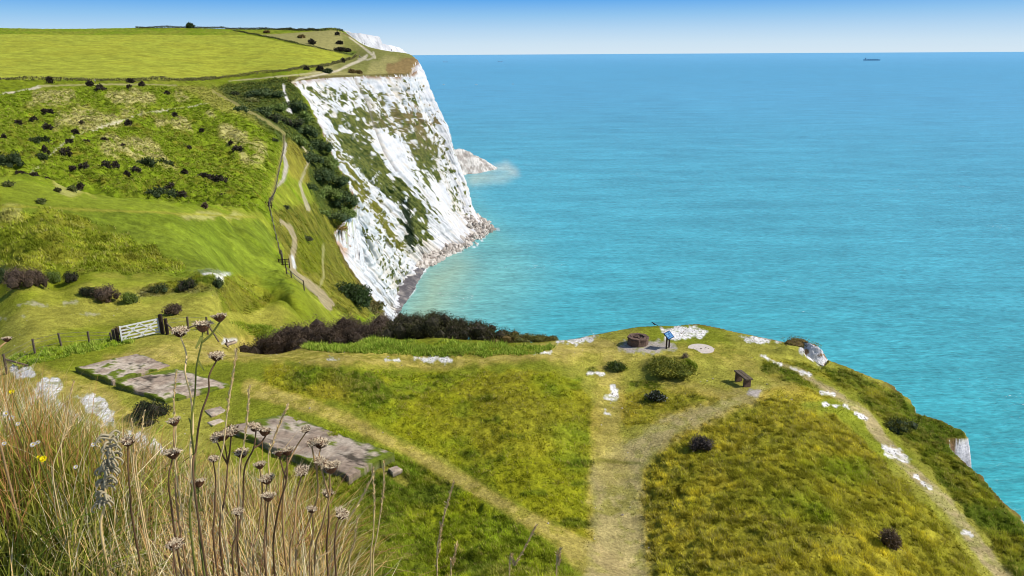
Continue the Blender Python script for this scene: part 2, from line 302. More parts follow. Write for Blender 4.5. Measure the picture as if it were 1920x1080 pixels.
# bare chalk
nf = fb2(PX, PY, 9, 3, 61)
CHG = np.array([.78, .745, .71])
def chalk(pts, soft=5, amp=5, line=False, c=CHG, s=.95, rlo=16, rhi=64):
    m = P_mask(pts, soft*1.1, amp*2.4, rlo, rhi, line, nz=nf*.75+nd*.25); m = m*(.35+.65*ss(.34, .46, n0*.6+fb2(X, Y, .16, 2, 171)*.4)); lay(m*s, c); global RO; RO = RO*(m < .12); return m
for pts in ([(1045,640),(1072,629),(1116,630),(1110,637),(1080,643)], [(1236,612),(1300,609),(1332,618),(1312,630),(1298,628),(1270,642),(1246,634)],
            [(1385,631),(1450,631),(1518,640),(1400,641)], [(1645,828),(1672,830),(1712,866),(1690,866),(1660,848)],
            [(780,671),(840,670),(848,676),(800,678)], [(22,692),(60,688),(66,704),(34,708)], [(52,750),(80,708),(118,712),(104,745),(126,768),(160,790),(96,800),(50,778)], [(-5,765),(30,772),(40,800),(-5,805)],
            [(128,742),(178,738),(210,775),(216,792),(186,790),(158,762),(150,752)], [(165,794),(214,793),(212,801),(160,800)], [(192,815),(250,806),(300,828),(312,848),(240,852),(210,845)],
            [(240,870),(300,862),(340,880),(280,890)]): chalk(pts)
for pts in ([(1428,669,2.5),(1462,683,3)], [(1482,690,3),(1518,704,3.5)], [(1540,734,3),(1562,740,3)], [(1545,762,3),(1585,762,3)], [(1582,760,2.5),(1592,768,3)], [(1604,776,4),(1622,786,4)], [(1716,893,3),(1744,917,3)], [(1805,998,2.5),(1822,1004,2)],
            [(722,676,3),(748,677,3)], [(1005,660,3),(1030,661,2)], [(1104,697,3),(1130,698,2.5)], [(1150,723,3),(1154,744,5),(1135,744,3)], [(1135,774,3),(1145,778,2)], [(612,672,2),(630,674,2)],
            [(415,640,2.5),(445,635,1.5)]): chalk(pts, 3, 3, True)
chalk([(1160,650),(1170,640),(1215,640),(1262,640),(1265,655),(1235,660),(1170,660)], 6, 4, c=alb(196, 184, 174), s=.9)
chalk([(1404,727),(1428,733),(1418,746),(1400,740)], 5, 2, c=alb(196, 184, 178), s=.9)
for pts in ([(35,572,2),(60,568,3),(90,576,3)], [(122,570,2),(142,568,2.5)], [(150,590,2),(185,590,1.5)], [(0,598,2),(10,597,1)], [(30,593,1),(42,593,1)]): chalk(pts, 4, 3, True, s=.6, c=alb(205, 190, 165))
# the rough hollow and mound beyond the gate
rough([(250,545),(300,528),(370,515),(400,510),(430,530),(420,550),(330,560),(270,565)], GD, OL, 1.3, 8, 6, 50, 90, cc=alb(150,140,96))
rough([(420,520),(450,515),(520,560),(470,590),(420,585),(410,550)], alb(140,146,56), OL, .9, 10, 8, 50, 90, cc=GR)
chalk([(352,508),(400,505),(440,511),(425,517),(412,530),(404,516)], 4, 3, s=.7, rlo=50, rhi=90)
path([(180,530,8),(260,528,10),(360,516,6)], alb(150,165,60), .7, 8, 4, 50, 90); path([(270,562,5),(400,548,5)], alb(150,165,60), .7, 8, 4, 50, 90)
# hillside beyond
def hp(pts, c, s, soft=14, amp=14, rlo=60, rhi=700, k=None, thr=None):
    m = P_mask(pts, soft, amp, rlo, rhi)
    if thr: m = m*ss(thr, thr+.12, n1*.6+n2*.4)
    lay(m*s, c)
    global RO
    if k is not None: RO = RO*(1-m)+k*m
    return m
hp([(0,335),(250,375),(500,410),(535,520),(560,560),(440,510),(250,520),(0,500)], alb(126, 146, 52), .8, k=.62, rhi=150)
hp([(0,330),(250,372),(480,402),(470,420),(250,395),(0,385)], alb(146, 164, 62), .8, 12, 8, k=.25, rhi=150)
hp([(0,400),(120,400),(260,450),(340,500),(300,515),(0,505)], alb(120, 130, 36), .85, k=1.3, rhi=110)
hp([(0,400),(120,400),(260,450),(340,500),(300,515),(0,505)], alb(164, 162, 66), .55, thr=.5, rhi=110)
hp([(330,400),(390,395),(480,405),(430,415),(350,412)], DRY, .7, 8, 8, rhi=150)
hp([(100,345),(160,352),(180,370),(110,365)], DRY, .6, 8, 8, rhi=150)
hp([(0,380),(45,385),(40,410),(0,415)], DRY, .5, 8, 8, rhi=150)
hp([(0,160),(330,160),(530,250),(500,400),(250,372),(0,325)], alb(128, 148, 40), .9, k=1.15, rlo=140)
hp([(0,200),(330,200),(520,300),(490,390),(250,360),(0,320)], alb(108, 124, 36), .9, thr=.52, rlo=140)
hp([(0,200),(330,200),(520,300),(490,390),(250,360),(0,320)], alb(168, 162, 66), .6, thr=.58, rlo=140)
for pts in ([(55,175),(80,165),(135,168),(150,190),(120,200),(60,195)], [(200,180),(260,165),(300,185),(270,200),(215,195)], [(110,212),(160,205),(215,215),(220,230),(165,250),(110,240)],
            [(280,230),(300,225),(320,240),(290,245)], [(180,255),(280,260),(330,320),(260,300),(180,290)], [(280,215),(350,225),(360,245),(290,240)], [(390,215),(460,240),(500,290),(430,270)], [(450,290),(490,290),(500,320),(460,310)], [(320,175),(370,180),(360,192),(325,188)],
            [(225,205),(268,200),(270,215),(235,215)]):
    hp(pts, DRY, .9, 10, 16, k=1.3, thr=.36, rlo=140)
hp([(200,150),(330,165),(380,190),(430,215),(540,250),(525,228),(430,160),(330,150)], alb(168,162,92), .7, 10, 10, k=.9, rlo=200)
hp([(0,150),(330,152),(400,150),(480,140),(540,142),(560,150),(430,165),(330,162),(0,172)], alb(130,146,40), .8, 6, 5, k=.6, rlo=250)
hp([(400,165),(430,152),(540,150),(560,170),(600,240),(660,360),(660,420),(600,400),(560,300),(500,240),(430,190)], alb(78,92,48), .92, 10, 8, k=1.1, rlo=230)
hp([(540,265),(580,290),(580,350),(545,330),(535,290)], alb(160,150,70), .8, 8, 6, rlo=150)
hp([(510,400),(590,380),(650,430),(640,480),(700,560),(690,600),(600,575),(540,500)], alb(138,132,62), .85, 8, 8, k=.8, rlo=90)
hp([(510,400),(590,380),(650,430),(640,480),(700,560),(690,600),(600,575),(540,500)], alb(96,108,30), .8, 8, 8, thr=.5, rlo=90)
hp([(620,440),(660,420),(680,500),(725,590),(700,590),(650,500)], alb(112,90,56), .7, 6, 6, rlo=200)
hp([(560,440),(610,450),(600,520),(560,500)], alb(120,132,30), .6, 8, 8, rlo=120)
# big bright field and the heath on the headland
FIELD = alb(176, 182, 62)
fm = hp([(-600,60),(0,59),(260,54),(400,56),(452,62),(560,84),(668,101),(668,106),(600,124),(450,141),(350,150),(0,148),(-600,148)], FIELD, .97, 2.5, 1.0, k=.12, rlo=390)
C *= (1-.16*fm*ss(.45, .6, n2)[...])[..., None]; C = C*(1-(fm*.22*ss(.5, .62, n3))[..., None])+alb(176,172,52)*(fm*.22*ss(.5, .62, n3))[..., None]
hm = hp([(452,57),(650,57),(700,80),(790,108),(800,118),(775,148),(540,150),(600,127),(672,106),(560,82)], alb(166,158,98), .95, 3, 1.5, k=.4, rlo=420)
hm2 = hp([(600,127),(672,106),(640,90),(640,62),(700,80),(790,108),(700,112),(690,140)], alb(130,134,68), .75, 10, 12, rlo=420)
hp([(640,62),(670,62),(700,78),(680,80)], alb(120,96,66), .8, 3, 2, rlo=420)
hp([(725,118),(782,108),(800,120),(778,145),(730,142)], alb(140,112,74), .8, 6, 10, rlo=420)
hp([(540,143),(780,137),(780,152),(540,156)], alb(96,88,48), .8, 2, 2, rlo=390)
hp([(640,92),(668,97),(660,104),(630,98)], alb(110,130,50), .8, 3, 2, rlo=420)
CP = alb(222, 210, 176)
def trail(pts, c=CP, s=.8, rlo=60, rhi=900, soft=1.8, amp=1.): return path([(a, b, w_*1.35) for a, b, w_ in pts], c, min(1, s*1.15), soft, amp, rlo, rhi)
trail([(0,178,1.4),(40,171,1.6),(75,162,1.8)], s=.9); trail([(75,161,1.2),(160,159,1.2),(260,158,1.2),(330,160,1)], alb(176,170,110), .8)
trail([(55,325,.6),(80,312,.6),(98,286,.9),(120,270,1.1),(160,250,.7),(200,236,1.2),(225,228,1.),(260,213,.6),(350,201,.9),(390,195,.6)], s=.7, rlo=130)
trail([(0,205,1.2),(200,204,1),(350,201,1)], alb(158,172,60), .6, rlo=130)
trail([(0,388,1.5),(100,391,1.5),(270,397,1.5),(480,408,1.5)], alb(176,178,84), .7, rhi=150)
trail([(400,172,2),(450,200,2),(500,228,2.2),(533,250,2),(532,275,2),(515,350,2),(505,385,2.5)], alb(160,150,90), .7)
trail([(536,270,2),(532,290,1.5),(537,310,3),(532,335,2),(520,350,1.5)], alb(196,184,166), .9)
trail([(553,262,1.2),(582,292,1.5),(572,320,1.6),(562,345,1.6),(570,370,2),(578,392,3)], alb(190,178,140), .85)
trail([(528,415,3),(545,430,4),(553,450,3.5),(550,475,4),(545,495,4),(552,510,4),(575,530,5),(600,550,6),(618,572,7)], alb(178,162,122), .9)
trail([(548,480,1.6),(552,500,2.5)], alb(225,222,216), .9); trail([(607,460,1.4),(605,490,1.4),(607,520,1.4),(598,540,1.4)], alb(176,168,110), .7)
trail([(545,158,1),(560,148,1.5),(600,140,1.4),(632,133,1.6),(655,122,1.6),(672,115,2),(684,108,2.4),(688,104,1.5)], s=.9, rlo=400)
trail([(430,152,.8),(520,144,1),(600,136,1)], alb(200,190,140), .8, rlo=390)
trail([(655,70,1),(680,88,1),(695,100,1.6),(703,108,1.5),(700,98,1)], s=.8, rlo=420); trail([(700,108,1),(690,112,1),(672,110,1)], s=.6, rlo=420)
trail([(745,100,.8),(752,112,.8),(735,120,.8)], alb(150,140,86), .8, rlo=420)
trail([(532,160,1.5),(533,175,1.5),(540,190,2),(545,210,2.2),(533,200,2)], alb(225,220,212), .9, rlo=300)
# cliffs of the near headland: bare chalk where it falls away
notch = P_mask([(1795,795),(1840,800),(1850,880),(1800,860)], 4, 4, 25, 50)
steep = ss(-.03, .015, SD)*ss(800, 500, RR); lay(steep, mixc(CH, alb(150,120,90), ss(.6, .72, n0)*(1-notch)))
rim = ss(-.4, -.05, SD)*(1-steep)*(1-.7*notch)*(RR < 60)*(PX > 1050); lay(rim*.75*ss(.3, .55, n1), alb(118, 92, 60))
sc_ = P_mask([(1500,652),(1530,648),(1545,676),(1540,684),(1515,668),(1497,662)], 3, 3, 30, 55); lay(sc_*ss(.3,.5,n0), CH)
bank = (RR < 16).astype(float); lay(bank, mixc(alb(84, 84, 34), alb(60, 62, 26), n0)); RO = RO*(1-bank)
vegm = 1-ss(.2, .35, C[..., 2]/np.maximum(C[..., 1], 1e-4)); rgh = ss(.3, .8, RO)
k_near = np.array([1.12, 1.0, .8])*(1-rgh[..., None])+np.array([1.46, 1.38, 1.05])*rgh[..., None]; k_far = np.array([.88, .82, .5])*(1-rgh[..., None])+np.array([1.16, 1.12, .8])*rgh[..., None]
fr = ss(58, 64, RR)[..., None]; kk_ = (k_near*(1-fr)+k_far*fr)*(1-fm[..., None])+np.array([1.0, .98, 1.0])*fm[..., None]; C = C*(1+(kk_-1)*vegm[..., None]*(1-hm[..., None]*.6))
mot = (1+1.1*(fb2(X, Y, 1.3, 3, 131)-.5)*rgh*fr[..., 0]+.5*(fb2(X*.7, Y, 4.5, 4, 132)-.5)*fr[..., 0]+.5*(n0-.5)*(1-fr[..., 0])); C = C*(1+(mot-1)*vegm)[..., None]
thatch_shade = 1-.42*rgh*(1-fr[..., 0])-.25*rgh*fr[..., 0]*(1-hm); C0_ = C.copy(); C = C*(1+(thatch_shade-1)*vegm)[..., None]  # ground under tussocks darkened: thatch tone plus painted shade in the gaps
# displacement of the sward, cliff drop
dsp = (fb2(X, Y, .34, 3, 31)-.5)*.30+(fb2(X, Y, 1.1, 2, 33)-.5)*.22*ss(16, 20, RR)*(1-ss(75, 100, RR)) + (fb2(X, Y, 1.8, 3, 41)-.5)*2.3*ss(60, 100, RR)*(1-.5*ss(350, 500, RR))
Z += RO*dsp + (fb2(X, Y, 3.5, 2, 51)-.5)*.25*plat
scp = P_mask([(1505,655),(1530,650),(1552,680),(1540,692),(1515,672)], 3, 2, 30, 55); Z -= scp*.35
Z = np.where(SD > 0, np.minimum(Z, 110+5)-np.minimum(SD*8, 130)-.2*ss(0, .3, SD), Z)
nr, nc_ = X.shape; idx = np.arange(nr*nc_).reshape(nr, nc_); q = np.stack([idx[:-1, :-1], idx[:-1, 1:], idx[1:, 1:], idx[1:, :-1]], -1)
zq = np.maximum.reduce([Z[:-1, :-1], Z[:-1, 1:], Z[1:, 1:], Z[1:, :-1]]); q = q[zq > -2]
used = np.zeros(nr*nc_, bool); used[q.ravel()] = True; rem = np.cumsum(used)-1
V = np.stack([X, Y, Z], -1).reshape(-1, 3)
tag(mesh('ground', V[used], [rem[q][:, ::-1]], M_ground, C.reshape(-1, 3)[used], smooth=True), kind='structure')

# ------------------------------------------------------------ the white cliff face of the headland
def W(px, py, r): return G(px, py, r)
def CR(P, n):                                                     # Catmull-Rom through rows
    P = np.asarray(P, float); Q = np.concatenate([[2*P[0]-P[1]], P, [2*P[-1]-P[-2]]]); o = []
    for i in range(len(P)-1):
        t = np.linspace(0, 1, n, endpoint=False)[:, None].reshape((-1,)+(1,)*(P.ndim-1)); a, b, c, d = Q[i], Q[i+1], Q[i+2], Q[i+3]
        o.append(.5*(2*b+(c-a)*t+(2*a-5*b+4*c-d)*t*t+(3*b-a-3*c+d)*t**3))
    return np.concatenate(o+[P[-1:]])
def resamp(P, n):
    P = np.asarray(P, float); d = np.r_[0, np.cumsum(np.linalg.norm(np.diff(P, axis=0), axis=1))]; t = np.linspace(0, d[-1], n)
    return np.stack([np.interp(t, d, P[:, k]) for k in range(3)], 1)
def foot(px, py): return GZ(px, py, -1.)
cols_ = [[W(760,640,190), np.array([-22,190,-1])], [W(*TOP[0]), np.array([-33,240,-1])], [W(*TOP[1]), np.array([-39,262,-1])], [W(*TOP[2]), np.array([-44,285,-1])],
   [W(*TOP[3]), np.array([-48,303,-1])], [W(*TOP[4]), foot(738,590)], [W(*TOP[5]), foot(746,577)], [W(*TOP[6]), foot(758,553)], [W(*TOP[7]), foot(776,522)],
   [W(*TOP[8]), foot(800,493)], [W(*TOP[9]), foot(812,487)], [W(*TOP[10]), foot(830,480)], [W(*TOP[11]), foot(850,473)], [W(*TOP[12]), foot(868,465)],
   [W(*TOP[13]), W(762,300,458), foot(884,458)], [W(*TOP[14]), W(800,225,516), W(838,330,505), W(862,400,497), foot(900,438)],
   [W(*TOP[15]), W(803,165,540), W(841,240,530), W(852,285,522), W(876,350,515), W(886,395,508), foot(912,431)],
   [np.array([-80,600,108.]), np.array([-66,590,82.]), np.array([-56,584,55.]), np.array([-44,575,25.]), np.array([-36,565,-1.])], [np.array([-95,650,106.]), np.array([-70,640,-1.])]]
NV = 230
rows = np.stack([resamp(c, NV) for c in cols_]); S = CR(rows, 46); S = S+0
ns = len(S); uu = np.arange(ns)[:, None]*np.ones((1, NV)); vv = np.linspace(0, 1, NV)[None]*np.ones((ns, 1))
du = np.gradient(S, axis=0); dv = np.gradient(S, axis=1); nn = np.cross(dv, du); nn /= np.linalg.norm(nn, axis=2, keepdims=True)+1e-9
if nn[ns//2, NV//2, 0] < 0: nn = -nn
along = np.r_[0, np.cumsum(np.linalg.norm(np.diff(S[:, NV//2], axis=0), axis=1))][:, None]*np.ones((1, NV)); hz = S[..., 2]
hn = nn.copy(); hn[..., 2] *= .3
al = along+hz*.28                                                  # beds and gullies lean with the slope
disp = (fb2(al, hz*.22, 17, 3, 71)-.5)*8 + (.25-np.abs(fb2(al, hz*.3, 6.5, 3, 72)-.5)*2)*2.8 + (fb2(al, hz*.3, 2.2, 3, 73)-.5)*2.4 + (fb3(S[...,0], S[...,1], S[...,2], 1.6, 2, 74)-.5)*.9
px0, py0 = proj(S); disp *= 1-.45*np.maximum(ss(740, 830, px0), ss(430, 470, py0)*ss(760, 720, px0))
fis = 1-ss(.0, .035, np.abs(fb2(al*.9, hz*.10, 7, 4, 77)-.5)); disp -= fis*1.3
disp -= 1.0*(1-ss(.0, .5, np.abs((hz+2*fb2(al, hz, 8, 2, 75)) % 7-3.5)/3.5))*.6  # flint bands
PXs, PYs = proj(S); fade = ss(0, .06, vv)*(1-.55*ss(780, 900, PXs)*ss(420, 100, PYs)); S2 = S+hn*(disp*np.clip(fade, .12, 1))[..., None]
low = ss(.93, 1., vv); S2 += hn*(low*2.5*fb2(al, hz, 3, 3, 76))[..., None]
S2[:, 0] += -nn[:, 0]*2.5*np.array([1, 1, 0])+np.array([0, 0, -1.5])
PXs, PYs = proj(S2)
fa = fb2(al, hz*.7, 3.0, 4, 81); fb = fb2(al, hz*.5, 8, 4, 82); fc = fb3(S[...,0], S[...,1], S[...,2], 1.2, 3, 83)
Cf = mixc(CH, np.array([.57,.57,.585]), ss(.4, .7, fb)); Cf = mixc(Cf, alb(228,216,196), ss(.55, .75, fa)*.6)
def region(pts, soft=14, amp=16):
    x = PXs+(fb2(al, hz, 5, 3, 84)-.5)*amp*2; y = PYs+(fb2(al, hz, 5, 3, 85)-.5)*amp*2; return 1-ss(-soft, soft, sdpoly(x, y, pts))
vg = np.zeros(PXs.shape); vsp = np.zeros(PXs.shape); fsp = fb3(S[...,0], S[...,1], S[...,2], 2.4, 3, 87)
for pts, dens in (([(608,212),(650,206),(700,210),(745,225),(735,240),(690,244),(660,240),(625,245)], .85),
                  ([(628,250),(668,246),(698,262),(712,300),(730,335),(760,350),(800,395),(808,440),(785,455),(768,470),(757,410),(735,380),(700,350),(680,325),(648,292)], 1.),
                  ([(700,200),(760,200),(800,215),(812,260),(815,310),(800,350),(780,320),(760,270),(730,240)], -.56), ([(765,225),(800,240),(818,275),(815,330),(808,365),(790,350),(778,300)], .75),
                  ([(600,225),(625,262),(655,310),(700,365),(735,420),(760,470),(742,478),(715,440),(690,400),(660,375),(640,330),(612,275)], .52),
                  ([(560,165),(640,155),(700,170),(740,180),(740,205),(660,205),(600,210),(590,190)], -.36), ([(740,150),(790,160),(800,200),(750,200)], -.3),
                  ([(640,440),(690,420),(760,480),(760,560),(730,540),(700,480)], -.24), ([(790,200),(835,230),(850,300),(860,360),(880,400),(850,400),(830,330),(810,280)], -.33),
                  ([(800,365),(830,370),(825,440),(805,440)], .35), ([(750,370),(775,390),(775,470),(765,470)], .9)):
    if dens > 0: vg = np.maximum(vg, region(pts)*dens)
    else: vsp = np.maximum(vsp, region(pts)*-dens)
vn = fa*.40+fc*.25+fb*.35
veg = ss(-.03, .04, vg*1.12-(1-(vn-.26)/.44)*.98+.04)*(vg > .02)
veg = np.maximum(veg, ss(0, .05, vsp*1.15-(1-(fsp*.7+fc*.3-.26)/.44)*.98+.04)*(vsp > .02))
veg = veg*(.1+.9*ss(.28, .37, fb3(S[...,0], S[...,1], S[...,2], 3.6, 4, 88)))
Vc = mixc(alb(74, 86, 44), alb(112, 116, 58), ss(.4, .6, fc)); Vc = mixc(Vc, alb(134, 116, 80), ss(.3, .7, fa)*ss(640, 800, PXs)*ss(330, 200, PYs))
Vc = mixc(Vc, alb(128, 122, 50), region([(600,225),(625,262),(655,310),(700,365),(735,420),(760,470),(742,478),(715,440),(690,400),(660,375),(640,330),(612,275)])*.8)
Vc = mixc(Vc, alb(46, 56, 38), region([(748,372),(768,372),(780,470),(765,470)], 5, 4))
Cf = mixc(Cf, alb(186,180,172), fis*.45); Cf = mixc(Cf, alb(206,190,160), ss(.55, .7, fb2(al, hz*.15, 11, 4, 78))*.45); Cf = mixc(Cf, Vc, veg)
gl = sdline(PXs, PYs, [(665,146,1.2),(690,190,1.6),(705,240,1.8),(720,280,1.8),(745,320,2)])  # long straight gully
g_ = 1-ss(-1, 2, gl); Cf = mixc(Cf, alb(140,134,122), g_*.6); S2 -= hn*(g_*1.4)[..., None]
Cf = mixc(Cf, alb(150,118,84), (1-ss(.004, .03, vv))*ss(.3, .6, fa)*.9)
Cf = mixc(Cf, alb(206,168,136), region([(612,440),(660,425),(665,450),(650,480),(630,470)], 8, 8)*.8)
Cf = mixc(Cf, alb(120,112,98), ss(.95, .99, vv)*.45)
i2 = np.arange(ns*NV).reshape(ns, NV); q2 = np.stack([i2[:-1, :-1], i2[1:, :-1], i2[1:, 1:], i2[:-1, 1:]], -1).reshape(-1, 4)
def add_cliff(name, label): 
    o = mesh(name, S2.reshape(-1, 3), [q2], M_chalk, Cf.reshape(-1, 3), smooth=True); tag(o, kind='structure'); return o
add_cliff('cliff_face', '')
# vegetation standing on the face
fv = np.argwhere(veg > .5); 
# ------------------------------------------------------------ low spit behind, far cliffs
def loft(name, cols, nv, nu, amp, sc, m, colf, kind='structure'):
    S = CR(np.stack([resamp(c, nv) for c in cols]), nu); du = np.gradient(S, axis=0); dv = np.gradient(S, axis=1); n_ = np.cross(dv, du); n_ /= np.linalg.norm(n_, axis=2, keepdims=True)+1e-9
    d = (fb3(S[...,0], S[...,1], S[...,2], sc, 4, 91)-.5)*amp; S = S+n_*d[..., None]; k, l = S.shape[:2]; ii = np.arange(k*l).reshape(k, l)
    qq = np.stack([ii[:-1, :-1], ii[1:, :-1], ii[1:, 1:], ii[:-1, 1:]], -1).reshape(-1, 4); c = colf(S)
    return tag(mesh(name, S.reshape(-1, 3), [qq], m, c.reshape(-1, 3)), kind=kind)
def spc(S): 
    a = fb3(S[...,0], S[...,1], S[...,2], 5, 4, 95); c = mixc(alb(226,220,212), alb(176,168,160), ss(.45, .62, a)); px, py = proj(S)
    return mixc(c, alb(140,132,120), ss(.58, .68, fb3(S[...,0], S[...,1], S[...,2], 3, 3, 96))*.6)
spit = []
for tx, ty, bx, by, r in ((835,270,835,332,690),(850,276,858,332,690),(868,281,880,329,700),(885,287,897,327,705),(902,296,910,324,712),(918,307,921,322,718),(930,316,930,320,724),(938,319,936,320,727)):
    b = foot(bx, by); t = G(tx, ty, math.hypot(b[0], b[1])+4+.9*(by-ty)*.5); back = t+np.array([-4, 42., 0]); back[2] = -2
    spit.append([b, b*.4+t*.6+np.array([0, 0, 1.]), t, back])
loft('chalk_spit', spit, 40, 26, 5, 7, M_chalk, spc)
def fcc(S):
    px, py = proj(S); a = fb3(S[...,0], S[...,1], S[...,2]*.3, 6, 4, 97); c = mixc(CH, alb(206,204,206), ss(.45, .65, a)); v = np.linspace(0, 1, S.shape[1])[None]*np.ones(S.shape[:1]+(1,))
    return mixc(c, alb(126,120,66), ss(.22, .18, v))
fcl = []
for tx, ty, r in ((640,58,860),(655,59,860),(668,63,860),(678,63,862),(700,66,868),(711,69,872),(713,79,880),(722,83,890),(740,86,905),(754,90,920),(758,95,930),(762,99,960)):
    t = G(tx, ty, r); f_ = t+np.array([30., -26, 0]); f_[2] = max(60, t[2]-60); bk = t+np.array([-30., 60, -4]); fcl.append([bk, t+np.array([-6., 8, .3]), t, f_])
loft('far_chalk_cliff', fcl, 50, 14, 3.5, 9, M_chalk, fcc)
oc = []
for tx, ty, bx, by in ((1490,655,1490,660),(1498,651,1500,667),(1512,648,1514,674),(1528,649,1528,680),(1540,656,1541,685),(1547,670,1549,687),(1552,684,1553,688)):
    b_ = GZ(bx, by, 93.1); t_ = G(tx, ty, math.hypot(b_[0], b_[1])+1.0); oc.append([b_+np.array([0, 0, -.4]), b_, t_, t_+np.array([-.2, .8, -.05]), t_+np.array([-.3, 1.0, -.9])])
tag(loft('chalk_outcrop', oc, 40, 16, .35, .45, M_chalk, lambda S: mixc(mixc(CH, alb(150,122,88), ss(.5, .62, fb3(S[...,0], S[...,1], S[...,2], .3, 3, 98))), alb(128,108,66), ss(.62, .7, np.linspace(0, 1, S.shape[1])[None]*np.ones(S.shape[:1]+(1,)))), kind=None), 'small white chalk outcrop with brown turf on top at the cliff edge', 'rock')
# ------------------------------------------------------------ the sea
rs = np.exp(np.concatenate([np.linspace(math.log(30), math.log(1200), 420, endpoint=False), np.linspace(math.log(1200), math.log(90000), 60)])); aa = np.concatenate([np.linspace(-1.0, -.25, 60, endpoint=False), np.linspace(-.25, .1, 300, endpoint=False), np.linspace(.1, 1.1, 90)])
SA, SR = np.meshgrid(aa, rs); sxx = SR*np.sin(SA); syy = SR*np.cos(SA); SV = np.stack([sxx, syy, np.zeros_like(sxx)], -1)
spx, spy = proj(SV); wz = (fb2(spx, spy*2.5, 60, 3, 102)-.5)
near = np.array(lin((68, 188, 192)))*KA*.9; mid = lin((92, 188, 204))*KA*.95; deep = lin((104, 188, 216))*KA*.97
d_ = np.log(SR); Cs = mixc(near, mid, ss(math.log(130), math.log(650), d_)); Cs = mixc(Cs, deep, ss(math.log(500), math.log(2500), d_)); Cs = mixc(Cs, lin((128, 204, 236))*KA, ss(math.log(4000), math.log(30000), d_))  # last blend pales the far water: horizon haze put into the colour
Cs = Cs*(1+.12*(fb2(sxx, syy*.6, 240, 3, 103)-.5)[..., None])
def smask(pts, soft, line=False): return 1-ss(-soft, soft, (sdline if line else sdpoly)(spx+wz*14, spy+wz*8, pts))
sel = lambda m, c, k: mixc(Cs, np.asarray(c), m*k)
Cs = sel(smask([(740,620),(760,560),(800,495),(880,462),(925,432),(990,470),(1010,520),(960,600),(880,640)], 85), alb(128,194,184), .8)
Cs = sel(smask([(740,640),(750,590),(800,500),(860,475),(880,500),(850,560),(820,640)], 56), alb(166,196,166), .85)
Cs = sel(smask([(880,380),(900,390),(940,430),(960,470),(900,460)], 26), alb(120,190,180), .6)
Cs = sel(smask([(925,318,2),(950,316,7),(962,323,5),(940,332,5),(890,338,4)], 14, True), alb(226,232,214), 1.)
Cs = sel(smask([(862,338,5),(910,338,8),(950,328,10)], 16, True), alb(150,208,206), .8)
foam = ss(-.04, .05, fb2(sxx, syy, 3, 3, 104)-.5+.5*smask([(738,592,3),(762,558,3),(785,522,4),(800,495,2),(840,482,1.5),(882,466,1.5),(905,445,1.5),(925,431,1.5),(940,431,1)], 2.2, True)-.33)*smask([(738,592,4),(762,558,4),(785,522,4),(800,495,3),(840,482,2),(882,466,2),(905,445,2),(925,431,2),(938,431,1)], 4, True)
Cs = mixc(Cs, np.array([.85,.85,.85]), foam)
M_sea = bpy.data.materials.new('sea'); M_sea.use_nodes = True; t = M_sea.node_tree; b = t.nodes['Principled BSDF']
a = N(t, 'ShaderNodeAttribute', attribute_name='Col'); g = N(t, 'ShaderNodeTexCoord')
def noi(scale, sx_, sy_, det=3, rot=.12, dist=.0):
    mp = N(t, 'ShaderNodeMapping'); mp.inputs['Scale'].default_value = (sx_, sy_, 1); mp.inputs['Rotation'].default_value = (0, 0, rot); t.links.new(g.outputs['Object'], mp.inputs[0])
    n = N(t, 'ShaderNodeTexNoise'); n.inputs['Scale'].default_value = scale; n.inputs['Detail'].default_value = det; n.inputs['Distortion'].default_value = dist; n.inputs['Roughness'].default_value = .6; t.links.new(mp.outputs[0], n.inputs['Vector']); return n
A_ = noi(1, .07, .25, 6, .16, .4); B_ = noi(1, .28, .85, 4, .02, .3); D_ = noi(1, .010, .035, 4, .12)
s1 = N(t, 'ShaderNodeMath', operation='MULTIPLY_ADD'); t.links.new(B_.outputs[0], s1.inputs[0]); s1.inputs[1].default_value = .35; t.links.new(A_.outputs[0], s1.inputs[2])
bp = N(t, 'ShaderNodeBump'); bp.inputs['Strength'].default_value = .9; bp.inputs['Distance'].default_value = 1.1; t.links.new(s1.outputs[0], bp.inputs['Height']); t.links.new(bp.outputs[0], b.inputs['Normal'])
mr = N(t, 'ShaderNodeMapRange'); mr.inputs[1].default_value = .3; mr.inputs[2].default_value = .7; mr.inputs[3].default_value = .84; mr.inputs[4].default_value = 1.17; t.links.new(D_.outputs[0], mr.inputs[0])
mr2 = N(t, 'ShaderNodeMapRange'); mr2.inputs[1].default_value = .36; mr2.inputs[2].default_value = .64; mr2.inputs[3].default_value = .66; mr2.inputs[4].default_value = 1.34; av = N(t, 'ShaderNodeMath', operation='MULTIPLY_ADD'); t.links.new(B_.outputs[0], av.inputs[0]); av.inputs[1].default_value = .6; av2 = N(t, 'ShaderNodeMath', operation='MULTIPLY'); av2.inputs[1].default_value = .4; t.links.new(A_.outputs[0], av2.inputs[0]); t.links.new(av2.outputs[0], av.inputs[2]); t.links.new(av.outputs[0], mr2.inputs[0])  # ripple noise scales the base colour, painting in sky glints
mm = N(t, 'ShaderNodeMath', operation='MULTIPLY'); t.links.new(mr.outputs[0], mm.inputs[0]); t.links.new(mr2.outputs[0], mm.inputs[1])
vm = N(t, 'ShaderNodeVectorMath', operation='SCALE'); t.links.new(a.outputs['Color'], vm.inputs[0]); t.links.new(mm.outputs[0], vm.inputs['Scale'])
Wn = noi(1, .5, .9, 2, 0); Wl = noi(1, .02, .02, 2, 0); wm = N(t, 'ShaderNodeMath', operation='MULTIPLY'); t.links.new(Wn.outputs[0], wm.inputs[0]); t.links.new(Wl.outputs[0], wm.inputs[1])
wr = N(t, 'ShaderNodeMapRange'); wr.inputs[1].default_value = .44; wr.inputs[2].default_value = .48; t.links.new(wm.outputs[0], wr.inputs[0])
